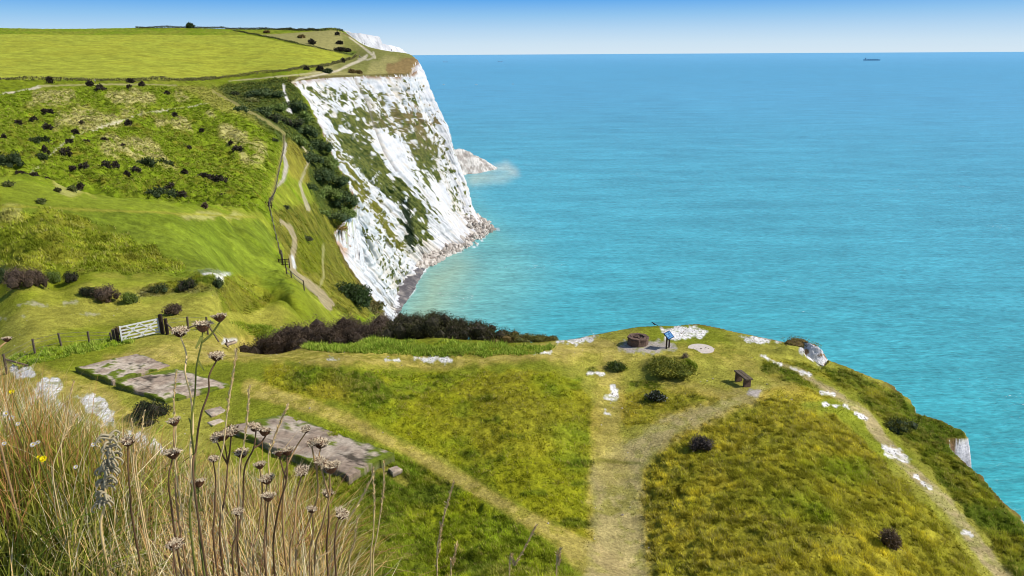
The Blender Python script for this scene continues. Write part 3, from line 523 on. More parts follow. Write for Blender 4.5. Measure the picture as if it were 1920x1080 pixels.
mxw = N(t, 'ShaderNodeMix', data_type='RGBA'); t.links.new(wr.outputs[0], mxw.inputs[0]); t.links.new(vm.outputs[0], mxw.inputs[6]); mxw.inputs[7].default_value = (.8, .82, .82, 1)
t.links.new(mxw.outputs[2], b.inputs['Base Color']); b.inputs['Roughness'].default_value = .28; b.inputs['IOR'].default_value = 1.33; b.inputs['Specular IOR Level'].default_value = .35
i3 = np.arange(SR.size).reshape(SR.shape); q3 = np.stack([i3[:-1, :-1], i3[:-1, 1:], i3[1:, 1:], i3[1:, :-1]], -1).reshape(-1, 4)[:, ::-1]
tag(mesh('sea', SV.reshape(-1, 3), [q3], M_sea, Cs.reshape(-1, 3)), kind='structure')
# dark pebble beach and fallen chalk at the foot
bt = []
for px, py, wd in ((730,602,5),(741,586,5),(755,566,5),(768,545,5),(782,522,4),(797,500,3),(812,490,2)):
    f_ = foot(px, py); f_[2] = -.3; bt.append([f_+np.array([-6., 2, 3.]), f_+np.array([wd*.25, -.5*wd*.2, 1.0]), f_+np.array([wd*.75, -wd*.35, -.4])])
loft('beach', bt, 14, 16, 1.0, 2.5, M_chalk, lambda S: mixc(alb(104,100,102), alb(158,150,144), ss(.4, .7, fb3(S[...,0], S[...,1], S[...,2], 2.5, 3, 99))))
def ico(sub=1):
    bm = bmesh.new(); bmesh.ops.create_icosphere(bm, subdivisions=sub, radius=1); v = np.array([v.co[:] for v in bm.verts]); f = np.array([[x.index for x in p.verts] for p in bm.faces]); bm.free(); return v, f
IC1, IF1 = ico(1); IC2, IF2 = ico(2)
def rocks(name, pts, smin, smax, m, ca, cb):
    Vs = []; Fs = []; Cc = []; o = 0
    for p in pts:
        s = rng.uniform(smin, smax)*rng.uniform(.5, 1); v = IC1*(1+rng.uniform(-.3, .3, (len(IC1), 1)))*s*rng.uniform(.6, 1.2, 3)+p; Vs.append(v); Fs.append(IF1+o); o += len(v); Cc.append(np.tile(np.asarray(ca)+(np.asarray(cb)-ca)*rng.random(), (len(v), 1)))
    return mesh(name, np.concatenate(Vs), [np.concatenate(Fs)], m, np.concatenate(Cc))
rp_ = []
for i in range(900):
    t = rng.random(); k = rng.random()
    line = [(790,505),(840,478),(880,460),(920,432),(893,405)]; s_ = t*4; j = min(3, int(s_)); a0, b0 = line[j], line[j+1]; f_ = s_-j
    px = a0[0]+(b0[0]-a0[0])*f_; py = a0[1]+(b0[1]-a0[1])*f_; wdt = 6+26*math.sin(math.pi*min(1, max(0, (t-.15)/.8)))
    c = GZ(px, py, 0)+np.array([-1., .2, 0])*k*k*wdt*.9+np.array([rng.normal(0, 1.5), rng.normal(0, 1.5), 0]); c[2] = k*k*wdt*.42*rng.uniform(.3, 1); rp_.append(c)
tag(rocks('chalk_rubble', rp_, .7, 3.0, M_chalk, alb(236,226,214), alb(170,158,146)), 'pale fallen chalk boulders heaped at the foot of the white cliff', 'rocks', kind='stuff')

# ------------------------------------------------------------ grass tufts standing in the rough sward (stuff)
def sprigs(name, pos, size, width, nb, cols, label, lean=.55, jit=.25, m=None):
    n = len(pos)*nb; P = np.repeat(pos, nb, 0); s = np.repeat(size, nb)*rng.uniform(.5, 1.1, n); wd = np.repeat(width, nb)*rng.uniform(.6, 1.3, n); c = np.repeat(cols, nb, 0)*rng.uniform(1-jit, 1+jit, (n, 1))
    a = rng.uniform(0, 2*math.pi, n); P = P+np.stack([np.cos(a), np.sin(a), np.zeros(n)], 1)*(s*rng.uniform(0, .45, n))[:, None]
    b = rng.uniform(0, 2*math.pi, n); l = s*lean*rng.uniform(.2, 1.2, n); side = np.stack([-np.sin(a), np.cos(a), np.zeros(n)], 1)*wd[:, None]*.5
    tip = P+np.stack([np.cos(b)*l-.18*s, np.sin(b)*l, s*rng.uniform(.5, 1, n)], 1)
    V = np.stack([P-side-[0, 0, .03], P+side-[0, 0, .03], tip], 1).reshape(-1, 3); cc = np.stack([c*.95, c*.95, c*1.4], 1).reshape(-1, 3)  # blade tips lightened in the colour as painted highlights
    return tag(mesh(name, V, [np.arange(n*3).reshape(-1, 3)], m or M_tuft, cc), label, 'grass', kind='stuff')
dLR = np.gradient(lrs)[:, None]; dAZ = np.gradient(azs)[None]; area = RR*RR*dLR*dAZ; flat = (SD < -.3)&(PX > -60)&(PX < 1990)&(PY < 1140)
def pick(wgt, n):
    p = (wgt*flat).ravel(); cs = np.cumsum(p); k = np.searchsorted(cs, rng.random(n)*cs[-1]); k = np.minimum(k, X.size-1)
    return np.stack([X.ravel()[k], Y.ravel()[k], Z.ravel()[k]], 1), C0_.reshape(-1, 3)[k], RO.ravel()[k], RR.ravel()[k]
nt_ = fb2(X, Y, .30, 2, 141)
p_, c_, r_, q_ = pick(area*plat*np.clip(RO-.3, 0, 1)*(.06+ss(.42, .6, nt_)), 170000)
k_ = vn2(p_[:, 0]/.28, p_[:, 1]/.28, 142)[:, None]; k2_ = rng.random((len(p_), 1)); w_ = fb2(p_[:, 0], p_[:, 1], 2.6, 3, 143)[:, None]
tc_ = c_*(.55+1.1*k_); tc_ = np.where((k2_ < .16+.3*(w_ > .5)) & (k_ > .35), mixc(alb(204,192,108), alb(176,168,70), rng.random(len(p_)))*(.7+.5*k_), tc_)
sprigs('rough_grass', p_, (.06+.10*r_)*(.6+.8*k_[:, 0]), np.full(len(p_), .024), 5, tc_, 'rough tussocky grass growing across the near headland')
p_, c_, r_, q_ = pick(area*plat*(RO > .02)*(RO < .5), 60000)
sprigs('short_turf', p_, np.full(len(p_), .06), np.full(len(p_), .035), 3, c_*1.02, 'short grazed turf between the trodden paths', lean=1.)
nh_ = fb2(X, Y, 1.5, 2, 151)
p_, c_, r_, q_ = pick(area*(RR > 60)*(RR < 420)*np.clip(RO-.64, 0, 1)/(RR/60)**1.2*(.08+ss(.45, .62, nh_)), 120000)
k_ = vn2(p_[:, 0]/1.3, p_[:, 1]/1.3, 152)[:, None]; tc_ = c_*(.68+1.0*k_); tc_ = np.where((rng.random((len(p_), 1)) < .34) & (k_ > .4), mixc(alb(190,184,96), alb(164,166,60), rng.random(len(p_)))*(.75+.4*k_), tc_)
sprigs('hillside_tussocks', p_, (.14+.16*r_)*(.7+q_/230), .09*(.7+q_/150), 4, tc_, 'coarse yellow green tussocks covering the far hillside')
p_, c_, r_, q_ = pick(area*plat*(.02*(C[..., 0] > .3)+1.*(C[..., 2] > .4)), 900)
tag(rocks('chalk_pebbles', p_+[0, 0, .01], .018, .06, M_chalk, alb(240,232,220), alb(180,164,140)), 'loose chalk pebbles scattered over the bare patches and paths', 'stones', kind='stuff')
# ------------------------------------------------------------ bushes
def leaves(P, nrm, size, el, cols, rs_):
    n = len(P); d = nrm*.7+rs_.normal(0, .6, (n, 3)); d /= np.linalg.norm(d, axis=1, keepdims=True); e = np.cross(d, rs_.normal(0, 1, (n, 3))); e /= np.linalg.norm(e, axis=1, keepdims=True)+1e-9
    s = (size*rs_.uniform(.5, 1.3, n))[:, None]; V = np.stack([P-e*s*.5/el, P+e*s*.5/el, P+d*s+e*s*.15/el, P+d*s*.9-e*s*.3/el], 1).reshape(-1, 3)
    return V, np.arange(n*4).reshape(-1, 4), np.repeat(cols, 4, 0)
def bush(name, pos, w_, d_, h_, n, ca, cb, label=None, cat='bush', group=None, leaf=.3, el=1.6, cc=None, lobes=7, seed=0, wind=0., spread=.55):
    rs_ = np.random.default_rng(seed*7+3); ca = np.asarray(ca); cb = np.asarray(cb)
    L = rs_.uniform(-1, 1, (lobes, 3)); L[:, :2] *= spread; L[:, 2] = rs_.uniform(.2, .62, lobes)*(1 if spread < .6 else .95)*(1-.45*(L[:, 0]/max(spread, .01))**2*(spread > .6)); rad = rs_.uniform(.32, .55, lobes)*(1 if spread < .6 else .74)
    if spread < .6: L[0] = (0, 0, .55); rad[0] = .5
    L[:, 0] += wind*L[:, 2]
    Vs = []; Fs = []; Cs_ = []; o = 0; lc = rs_.random(lobes)
    for k in range(lobes):
        v = IC1*rad[k]*.66*(1+rs_.uniform(-.15, .15, (len(IC1), 1)))+L[k]; v[:, 2] = np.maximum(v[:, 2], -.05); Vs.append(v*[w_/2, d_/2, h_]); Fs.append(IF1+o); o += len(v); Cs_.append(np.tile(ca, (len(v), 1)))
    tri = np.concatenate(Fs); k = rs_.integers(0, lobes, n); dr = rs_.normal(0, 1, (n, 3)); dr /= np.linalg.norm(dr, axis=1, keepdims=True); dr[:, 2] = np.where(rs_.random(n) < .7, np.abs(dr[:, 2]), dr[:, 2])
    P = L[k]+dr*(rad[k]*rs_.uniform(.62, 1.02, n)**1)[:, None]; keep = P[:, 2] > 0; P = P[keep]; dr = dr[keep]; k = k[keep]
    t = np.clip(lc[k]*.6+rs_.random(len(k))*.6-.1, 0, 1)[:, None]; col = (ca*(1-t)+cb*t)*rs_.uniform(.75, 1.25, (len(k), 1))
    if cc is not None: m_ = (rs_.random(len(k)) < .12)[:, None]; col = np.where(m_, cc, col)
    v, f, c = leaves(P*[w_/2, d_/2, h_], dr, leaf, el, col, rs_); Vs.append(v); Cs_.append(c)
    ob = mesh(name, np.concatenate(Vs), [tri, f+o], M_leaf, np.concatenate(Cs_)); ob.location = Vector(pos)
    return tag(ob, label, cat, group)
PU = alb(84, 70, 58); PB = alb(134, 112, 90); DG = alb(62, 76, 44); MG = alb(98, 112, 54); DK = alb(64, 60, 46); BG = alb(112, 112, 62)
def put(px, py, wpx, hpx, name, label, ca, cb, n=260, leaf=None, rmin=62, group=None, cat='bush', el=1.5, dk=1., r=None, cc=None, lobes=7, wind=-.15, spread=.55):
    p = hit(px, py, rmin) if r is None else r; k = pxm(p); W_ = wpx/k; h_ = hpx/k*1.05; nrm = Vector((p[0], p[1], 0)).normalized(); W_ *= (1.22 if name == 'hillside_bush' else 1); h_ *= (1.3 if name == 'hillside_bush' else 1)
    o = bush(name, p-Vector((0, 0, .08*h_)), W_, W_*dk, h_, n, ca, cb, label, cat, group, leaf or 3.2/k, el, cc, lobes, int(px*7+py), wind, spread); o.rotation_euler = (0, 0, -math.atan2(nrm.x, nrm.y)); return o
HB = 'dark bushes scattered over the hillside below the field'
hill = [(95,156,11,12,'dark bush against the field boundary above the pale track'),(170,162,9,9,'small round bush beside the walker on the hill track'),(189,173,20,12,'wide dark bush just below the walker on the hill track'),
 (245,155,12,7,'low bush against the field boundary right of the walker'),(267,162,9,8,'dark bush on the track, second right of the walker'),(243,166,6,6,'very small bush just under the track, right of the walker'),
 (85,214,11,8,'left one of a touching pair of bushes high on the slope'),(97,215,10,10,'right one of a touching pair of bushes high on the slope'),(65,230,12,11,'pointed bush with a sideways shadow below the touching pair'),
 (34,235,11,8,'low round bush left of the pointed bush on the upper slope'),(92,244,15,11,'dark rounded bush right below the pointed bush'),(154,236,9,8,'small bush in the pale dry grass above the chalky track'),
 (142,252,11,10,'bush in the dry grass just above the upper end of the chalky track'),(242,236,12,10,'lone dark bush just under the chalky track on its right half'),(72,269,28,11,'flat dark green bush left of the chalky track'),
 (87,268,12,12,'dark purple bush at the right end of the flat green one'),(132,271,15,11,'dark bush leaning over the chalky track'),(163,270,10,8,'small bush just right of the chalky track crossing'),
 (198,267,13,9,'dark bush below the middle of the chalky track'),(78,300,22,14,'low wide bush under the flat dark green one'),(87,290,12,18,'tall narrow bush on top of the low wide one'),
 (125,293,18,19,'large dark bush touching the lower chalky track'),(137,319,9,8,'little bush at the left of the row low on the slope'),(160,319,18,15,'second bush from the left in the low row'),
 (202,317,18,15,'left bush of the close pair in the low row'),(221,317,15,17,'taller right bush of the close pair in the low row'),(240,331,9,12,'narrow upright bush low on the slope'),
 (257,325,16,13,'dark bush right of the narrow upright one'),(282,313,36,16,'large dark green spreading bush in mid slope, left half of the clump'),(308,312,28,13,'grey green right half of the large spreading clump'),
 (346,328,14,11,'small round bush between the two spreading clumps'),(386,338,30,13,'dark left half of the spreading clump nearest the fence'),(412,342,30,12,'greyer right half of the spreading clump nearest the fence'),
 (233,278,10,7,'small bush in the dry grass above the close pair'),(328,218,8,6,'tiny bush under the grassy track near the hilltop'),(352,280,11,8,'small purplish bush in the right of the slope'),
 (433,272,8,6,'tiny bush just above the round one near the fence'),(446,285,18,12,'round dark bush on the slope near the fence'),(300,368,54,17,'long dark green bush lying along the valley floor'),
 (320,356,18,14,'purple bush rising from the long valley bush'),(337,370,22,14,'purplish bush at the right end of the long valley bush'),(20,312,52,22,'big dark green bush at the left edge of the picture'),
 (28,302,20,18,'purple bush in front of the big green one at the left edge'),(8,262,8,9,'small bush cut by the left edge of the picture'),(418,370,9,6,'tiny bush alone on the lower right of the slope'),
 (378,247,7,5,'tiny pale bush in the grass on the upper right slope'),(314,178,8,7,'small bush near the hilltop left of the scrub')]
for i, (px, py, ww, hh, lb) in enumerate(hill):
    g_ = 'green' in lb; big = ww > 24
    put(px, py, ww, hh, 'hillside_bush', lb, DG if g_ else DK, MG*.8 if g_ else PU, 620 if big else 300, rmin=135, group=HB, leaf=None, lobes=12 if big else 8, dk=.6 if big else .9, spread=.64 if not big else .72)
for px, py, ww, hh, lb, a_, b_ in ((41,329,15,6,'dark low bush on the ridge line above the bright slope',DK,PU),(62,332,15,6,'second dark low bush on the ridge line',DK,PU),(92,341,10,6,'tiny bush just over the ridge line',DK,PU),(152,358,12,12,'dark pointed bush in dry grass on the bright near slope',DK,PU),
    (134,359,16,7,'grey green bush left of the dark pointed one',BG,MG),(110,360,10,5,'small grey bush left in the dry patch on the near slope',BG,DK),(17,352,26,10,'pale green bramble patch at the left of the bright slope',BG,MG),(78,382,18,8,'pale green low bush on the bright near slope',MG,BG),
    (386,392,10,8,'small purple bush where the ridge runs out',PU,PB)):
    put(px, py, ww, hh, 'hillside_bush', lb, a_, b_, 300, rmin=62, group='bushes on the near slope')
for px, py, ww, hh, lb, a_, b_, n in ((40,538,76,40,'big purple brown thorn bush in the hollow behind the near turf',PU,PB,2600),(78,540,34,34,'twiggy brown bush at the right end of the big thorn bush',PU,PB,1300),(8,528,40,34,'dark green bush at the left edge behind the near turf',DG,MG,1300),
    (102,530,30,26,'leafy green bush between the two dark bushes in the hollow',MG,alb(120,140,50),1000),(134,530,32,24,'dark bush right of the leafy green one in the hollow',DK,DG,1000),(165,557,36,20,'dark green left part of the thorn thicket along the hollow',DK,DG,1200),
    (205,566,54,30,'purple brown thorn bush in the middle of the hollow',PU,PB,2200),(245,568,34,22,'light green leafy bush right of the purple thorn bush',MG,alb(124,144,52),1200),(345,545,34,22,'dark bush in the bank under the chalky mound',DK,DG,900),(362,540,26,20,'second dark bush in the bank under the chalky mound',DK,MG,800),
    (300,548,40,16,'low mixed bramble on the bank under the mound',DG,BG,900),(412,541,30,22,'dark green bush right under the white chalk scar',DG,MG,900),(325,590,44,21,'brown twiggy bush behind the white gate',PU,PB,1400)):
    put(px, py, ww, hh, 'thorn_bush', lb, a_, b_, n, rmin=40, leaf=2.6/pxm(hit(px, py, 40)), el=2.6)
CG = 'windswept scrub filling the gully beside the cliff'
gul = [(500,180,60,26,DG,'dark green scrub at the head of the gully'),(472,188,26,12,BG,'grey green scrub left of the gully head'),(455,206,30,14,DG,'dark scrub below the grassy track on the gully left'),(443,176,14,9,DK,'small dark bush at the top left of the gully'),
 (492,212,44,20,DG,'scrub patch in the middle of the upper gully'),(516,226,40,22,DK,'dark purple scrub above the fence corner'),(528,205,34,20,MG,'brighter green scrub beside the chalk track'),
 (556,205,40,28,DG,'dark bush touching the left corner of the cliff'),(570,222,34,24,MG,'rounded bush just under the cliff corner'),(548,235,44,28,DK,'dark bush left of the rounded one under the cliff corner'),
 (578,252,50,30,DG,'windswept bush beside the start of the cliff edge'),(560,270,40,26,MG,'bush leaning downhill above the ochre bank'),(598,280,48,32,DG,'windswept dark bush halfway down the cliff edge'),(582,300,46,30,DG,'dense green bush below the ochre bank'),
 (616,312,48,32,MG,'green bush along the middle cliff edge'),(600,332,54,34,DG,'large dark bush in the lower gully'),(632,345,46,32,DG,'dark bush on the lower cliff edge'),(612,366,56,30,MG,'green bush at the gully foot'),(648,380,42,34,DG,'bush at the end of the lower cliff edge'),
 (580,352,30,18,DG,'small bush left of the green gully foot bush'),(624,408,54,28,DG,'dark rounded bush below the gully beside the path'),(602,400,30,18,MG,'small green bush beside the footpath bend'),(650,404,34,22,MG,'pale green bush overhanging the white cliff'),
 (575,447,26,9,DK,'flat dark bush right of the winding path'),(640,428,24,9,BR,'brown scrub where the cliff edge begins'),(536,388,8,8,DK,'tiny bush by the fence bend'),(515,262,10,6,DK,'tiny bush just above the fence')]
for px, py, ww, hh, c0, lb in gul: put(px, py+3, ww*1.25, hh*.85, 'gully_bush', lb, c0*1.4, np.maximum(c0*2.4, MG*1.3), 1300 if ww > 30 else 500, rmin=100, group=CG, leaf=2.8/pxm(hit(px, py, 100)), lobes=16, wind=-.3, spread=.72)
put(668, 572, 76, 42, 'cliff_top_bush', 'domed dark green bush on the cliff edge just above the thicket', DG*.9, alb(80,104,50), 2600, rmin=120, leaf=.5, lobes=12, el=1.8)
put(700, 588, 60, 26, 'cliff_top_bush', 'low brown green bush right of the domed one on the cliff edge', BG, BR, 1500, rmin=120, leaf=.4, lobes=9)
for px, py, ww, hh, lb, c0 in ((357,53,17,9,'round tree standing alone on the skyline above the bright field',DG),(585,83,15,8,'dark round bush on the dry heath above the headland',DK),(637,83,10,5,'small dark bush right of the round one on the heath',DK),
    (636,96,22,6,'flat dark thicket left half above the field corner',DK),(652,97,18,5,'flat dark thicket right half above the field corner',DK),(643,117,8,6,'small bush on the field edge near its corner',DK),(600,133,14,8,'dark bush beside the path above the cliff',DK),(614,137,20,7,'long dark bush right of the path above the cliff',DG),
    (660,137,14,6,'brown bush just above the cliff top',BR),(674,138,10,4,'small brown bush above the cliff top',BR),(565,71,16,4,'low brown bush high on the heath',BR),(500,62,10,3,'thin low bush near the skyline hedge',BR),(575,131,8,4,'little dark bush on the field boundary',DK),(632,66,6,4,'tiny bush near the skyline walkers',DK)):
    put(px, py, ww, hh, 'headland_bush', lb, c0, np.maximum(c0*1.4, DK), 420, rmin=380, group='bushes on the headland top', lobes=8, wind=0)
hedge = [(497,614,84,50,PU*.75,PU,'leftmost dark thorn bush of the thicket behind the near turf'),(548,622,84,56,PU*.8,PB*.8,'purple brown thorn bush, second from the left in the thicket'),(610,630,88,60,PU*.8,PB,'tall purple brown thorn bush with green top left of the cliff bush'),
 (665,634,84,58,PU*.8,PB,'purple thorn bush in the middle of the thicket below the domed cliff bush'),(718,640,76,56,PU,PB*1.1,'greyish purple twiggy bush where the beach disappears behind the thicket'),(770,644,80,58,DK,BG*.8,'dark bush with pale twigs under the murky shallows'),
 (826,648,86,60,DK,BG*.7,'dark olive bush forming the rounded right crest of the thicket'),(876,650,70,48,DK,BG*.8,'olive bush sloping down right of the rounded crest'),(918,652,56,36,DK,BG,'low brown green bush near the right end of the thicket'),(955,654,50,26,BR*.8,BG,'low scrubby bush second from the thicket right end'),
 (992,656,50,20,BG,alb(140,136,60),'low grassy scrub at the right end of the thicket'),(1022,652,34,12,BG,alb(150,140,70),'small scrub tuft beside the first white chalk patch')]
for i, (px, py, ww, hh, a_, b_, lb) in enumerate(hedge):
    q = Vector(GZ(px, py-25, 93.6)); q.z = float(H(q.x, q.y)[0])
    put(px, py, ww*1.5, hh*(1.22 if px < 700 else 1.1), 'thicket_bush', lb, a_, b_, 11000 if hh > 40 else 4000, group='thorn bushes of the thicket behind the near turf', r=q, leaf=.085, el=3.0, cc=alb(150,128,116) if i in (4, 5, 7) else None, lobes=30, dk=.5, wind=0, spread=.8)
put(1258, 702, 104, 15, 'bramble_mound', 'rounded green bramble mound in front of the stone ring', alb(104,112,36), alb(168,164,62), 5000, r=hit(1258, 697), leaf=.09, el=2, lobes=16, wind=0)
put(1285, 672, 15, 13, 'shrub', 'small bare brown shrub on top of the bramble mound', PB, alb(170,150,130), 260, r=hit(1284, 674), leaf=.10, el=7, lobes=4)
put(1230, 750, 46, 16, 'low_bush', 'small near black bush with pale flecks between the paths', DK*.8, DG, 1400, r=hit(1230, 749), leaf=.07, cc=alb(190,190,190), lobes=8, wind=0)
put(1156, 694, 46, 15, 'grass_clump', 'dark green grass clump left of the bramble mound', DG, GR, 1300, r=hit(1156, 693), leaf=.13, el=5, lobes=7, wind=0)
put(1317, 847, 52, 30, 'dead_bush', 'dark dead bush at the left of the big rough grass area', alb(70,62,58), alb(116,104,96), 1500, r=hit(1317, 846), leaf=.11, el=6, lobes=7, wind=0)
put(1668, 1032, 46, 44, 'thorn_bush', 'small purple twiggy bush near the lower right path', PU, PB*1.1, 1500, r=hit(1668, 1030), leaf=.10, el=5, lobes=6, wind=0)
put(1690, 812, 70, 22, 'low_bush', 'dark green scrub patch beside the upper right path', DG, OL, 1500, r=hit(1690, 806), leaf=.09, el=3, lobes=9, wind=0)
put(1500, 655, 92, 13, 'turf_cap', 'brown turf and scrub on top of the little chalk outcrop', BR*.8, OL, 1200, r=hit(1500, 652), leaf=.09, el=4, lobes=8, cat='scrub')
put(285, 790, 90, 42, 'bramble_bush', 'dark bramble growing against the front edge of the upper concrete slab', DK*.8, DG, 3000, r=Vector(GZ(288, 790, 94.)), leaf=.09, el=2.5, lobes=10, wind=0)
put(222, 630, 30, 20, 'grass_clump', 'brown grass clump at the left post of the white gate', BR, alb(160,140,80), 700, r=hit(222, 632), leaf=.2, el=9, lobes=5, wind=0)
p_, c_, r_, q_ = pick(area*(P_mask([(430,604),(520,615),(680,640),(1000,652),(1036,652),(1000,664),(800,668),(620,660),(480,632)], 6, 5, 16, 64)+P_mask([(20,672),(140,650),(230,630),(248,642),(140,662),(40,690)], 6, 4, 16, 64)), 38000)
sprigs('nettle_bed', p_, .1+.42*vn2(p_[:,0]*1.8, p_[:,1]*1.8, 7)**1.5, np.full(len(p_), .08), 4, mixc(alb(118,150,36), alb(188,196,84), rng.random(len(p_))**1.3)*(.8+.5*rng.random((len(p_),1))), 'bright green nettles and long grass below the thicket and the fence', lean=.7)
# hedgerows along the field
def hedgerow(name, pts, h_, w_, n, ca, cb, label, rmin=380, leaf=.55):
    P = np.array([hit(a, b, rmin) for a, b in pts]); d = np.r_[0, np.cumsum(np.linalg.norm(np.diff(P, axis=0), axis=1))]; rs_ = np.random.default_rng(len(pts)*5+n)
    t = rs_.uniform(0, d[-1], n); c = np.stack([np.interp(t, d, P[:, k]) for k in range(3)], 1); hh = h_*(.45+.8*vn2(t/9, t*0, 4)); c[:, 2] = H(c[:, 0], c[:, 1])+hh*rs_.random(n)**.7; c[:, :2] += rs_.normal(0, w_*.35, (n, 2))
    k = rs_.random((n, 1)); col = (np.asarray(ca)*(1-k)+np.asarray(cb)*k)*rs_.uniform(.8, 1.2, (n, 1)); v, f, cc = leaves(c, np.tile([0, 0, 1.], (n, 1)), leaf, 1.5, col, rs_)
    return tag(mesh(name, v, [f], M_leaf, cc), label, 'hedge')
hedgerow('hedgerow', [(-40,150),(60,151),(150,152),(250,153),(350,152),(420,146),(470,141),(540,134),(610,125),(650,114),(668,107)], 1.5, 1.2, 9000, BG, alb(150,142,92), 'brownish grassy hedge along the lower edge of the bright field')
hedgerow('hedgerow', [(438,58),(500,70),(560,84),(610,94),(664,102)], 1.1, 1., 3500, DG, BG, 'dark hedge between the bright field and the dry heath')
hedgerow('hedgerow', [(255,53.5),(300,53),(360,53.2),(430,55),(520,56),(600,58),(645,61)], 1.7, 2, 5200, alb(110,104,82), DG*1.2, 'thin uneven hedge running along the skyline', leaf=.8)
# ------------------------------------------------------------ small builders for made things
def box(bm, c, s, rot=None):
    r = bmesh.ops.create_cube(bm, size=1); vs_ = r['verts']; Mx = Matrix.Diagonal((*s, 1))
    if rot is not None: Mx = rot.to_4x4() @ Mx
    bmesh.ops.transform(bm, matrix=Matrix.Translation(Vector(c)) @ Mx, verts=vs_); return vs_
def beam(bm, a, b, w_, h_, up=Vector((0, 0, 1))):
    a = Vector(a); b = Vector(b); d = b-a; L_ = d.length; z = d.normalized(); x = up.cross(z)
    if x.length < 1e-3: x = Vector((1, 0, 0))
    x.normalize(); y = z.cross(x); box(bm, (a+b)/2, (w_, h_, L_), Matrix((x, y, z)).transposed())
def bev(bm, r=.01): bmesh.ops.bevel(bm, geom=bm.edges[:], offset=r, segments=1, affect='EDGES')
def gpt(px, py, z=94., use=True):
    p = Vector(GZ(px, py, z)); 
    if use: p.z = float(H(p.x, p.y)[0])
    return p
# white field gate
gL = gpt(226, 632); gR = gpt(300, 617); dg = (gR-gL); Lg = math.hypot(dg.x, dg.y); rzg = math.atan2(dg.y, dg.x); slope = dg.z
gt = empty('field_gate', gL, 'white five bar wooden field gate closed between dark posts', 'gate', rz=rzg); hg = 1.0
def gz(x, z): return Vector((x, 0, z+slope*x/Lg))
for z in (.14, .34, .54, .74, .96):
    bm = bmesh.new(); beam(bm, gz(.05, z), gz(Lg-.05, z), .035, .085); at0(bm, 'rail', M_white, gt)
for x in (.05, Lg-.05):
    bm = bmesh.new(); beam(bm, gz(x, .06), gz(x, hg+.03), .07, .09, Vector((1, 0, 0))); at0(bm, 'end_stile', M_white, gt)
for a_, b_ in (((.08, .12), (Lg*.5, .96)), ((Lg*.5, .96), (Lg-.08, .12)), ((Lg*.16, .96), (Lg*.62, .12)), ((Lg*.45, .12), (Lg-.1, .96))):
    bm = bmesh.new(); beam(bm, gz(*a_)+Vector((0, -.035, 0)), gz(*b_)+Vector((0, -.035, 0)), .03, .07); at0(bm, 'brace', M_white, gt)
M_dkwood = mat('dark_wood', color=alb(64, 52, 44), var=.35, vs1=14, bump=.004, bscale=60)
def post_mesh(bm, base, h_, w_=.11, top=None):
    beam(bm, Vector(base)-Vector((0, 0, .25)), (Vector(base)+Vector((0, 0, h_))) if top is None else top, w_, w_, Vector((1, 0, 0))); bmesh.ops.bevel(bm, geom=bm.edges[:], offset=w_*.12, segments=1, affect='EDGES')
for px, py, h_, w_, lb in ((304,617,1.25,.2,'thick dark gatepost on the hinge side of the white gate'),(220,629,.85,.15,'dark gatepost on the latch side of the white gate'),(313,619,1.0,.17,'dark wooden post just right of the thick gatepost'),(213,628,.75,.14,'pale weathered post left of the latch gatepost')):
    p = gpt(px, py); bm = bmesh.new(); post_mesh(bm, (0, 0, 0), h_, w_); o = at0(bm, 'gate_post', M_wood if 'pale' in lb else M_dkwood); o.location = p; tag(o, lb, 'post', 'posts beside the white gate')
M_wire = mat('wire', color=alb(120, 118, 112), var=.1, rough=.5)
def fence(name, pts, hts, label, zl=(.35, .7, .95), wr_=.006, w_=.1, rails=(), struts=(), base=None, loc=None, rmin=None):
    P = [gpt(a, b) if rmin is None else hit(a, b, rmin) for a, b in pts]; o = empty(name, P[0], label, 'fence'); B0 = P[0]
    for p, h_ in zip(P, hts):
        bm = bmesh.new(); post_mesh(bm, p-B0, h_, w_*rng.uniform(.85, 1.15), p-B0+Vector((rng.normal(0, .03), rng.normal(0, .03), h_))); at0(bm, 'post', M_wood, o)
    bm = bmesh.new()
    for z in zl:
        for p, q_2, h1, h2 in zip(P[:-1], P[1:], hts[:-1], hts[1:]): beam(bm, p-B0+Vector((0, 0, z*h1)), q_2-B0+Vector((0, 0, z*h2)), wr_*2, wr_*2)
    at0(bm, 'wire', M_wire, o)
    for i, (dx, dy) in struts:
        bm = bmesh.new(); e_ = P[i]+Vector((dx, dy, 0)); e_.z = float(H(e_.x, e_.y)[0]); beam(bm, P[i]-B0+Vector((0, 0, hts[i]*.75)), e_-B0, .07, .07); at0(bm, 'strut', M_wood, o)
    return o
fence('wire_fence', [(-30,700),(11,690),(66,665),(116,651),(167,640),(208,630)], [1.1,1.15,.9,.88,.85,.6], 'low wire fence of thin grey posts left of the white gate', struts=((1, (1.1, .3)),))
fence('wire_fence', [(313,619),(351,607),(386,601),(421,602)], [1.0,.95,1.15,.5], 'short wire fence of thin posts right of the white gate', struts=((2, (-1.3, -.5)), (2, (.9, -.6)), (0, (.9, -.4))))
pl = []
def along_px(pts, step, rmin):
    P = [hit(a, b, rmin) for a, b in pts]; o = []; d = 0
    D = np.r_[0, np.cumsum([ (Vector((q.x, q.y, 0))-Vector((p.x, p.y, 0))).length for p, q in zip(P[:-1], P[1:])])]
    for t in np.arange(0, D[-1], step):
        x = float(np.interp(t, D, [p.x for p in P])); y = float(np.interp(t, D, [p.y for p in P])); o.append(Vector((x, y, float(H(x, y)[0]))))
    return o
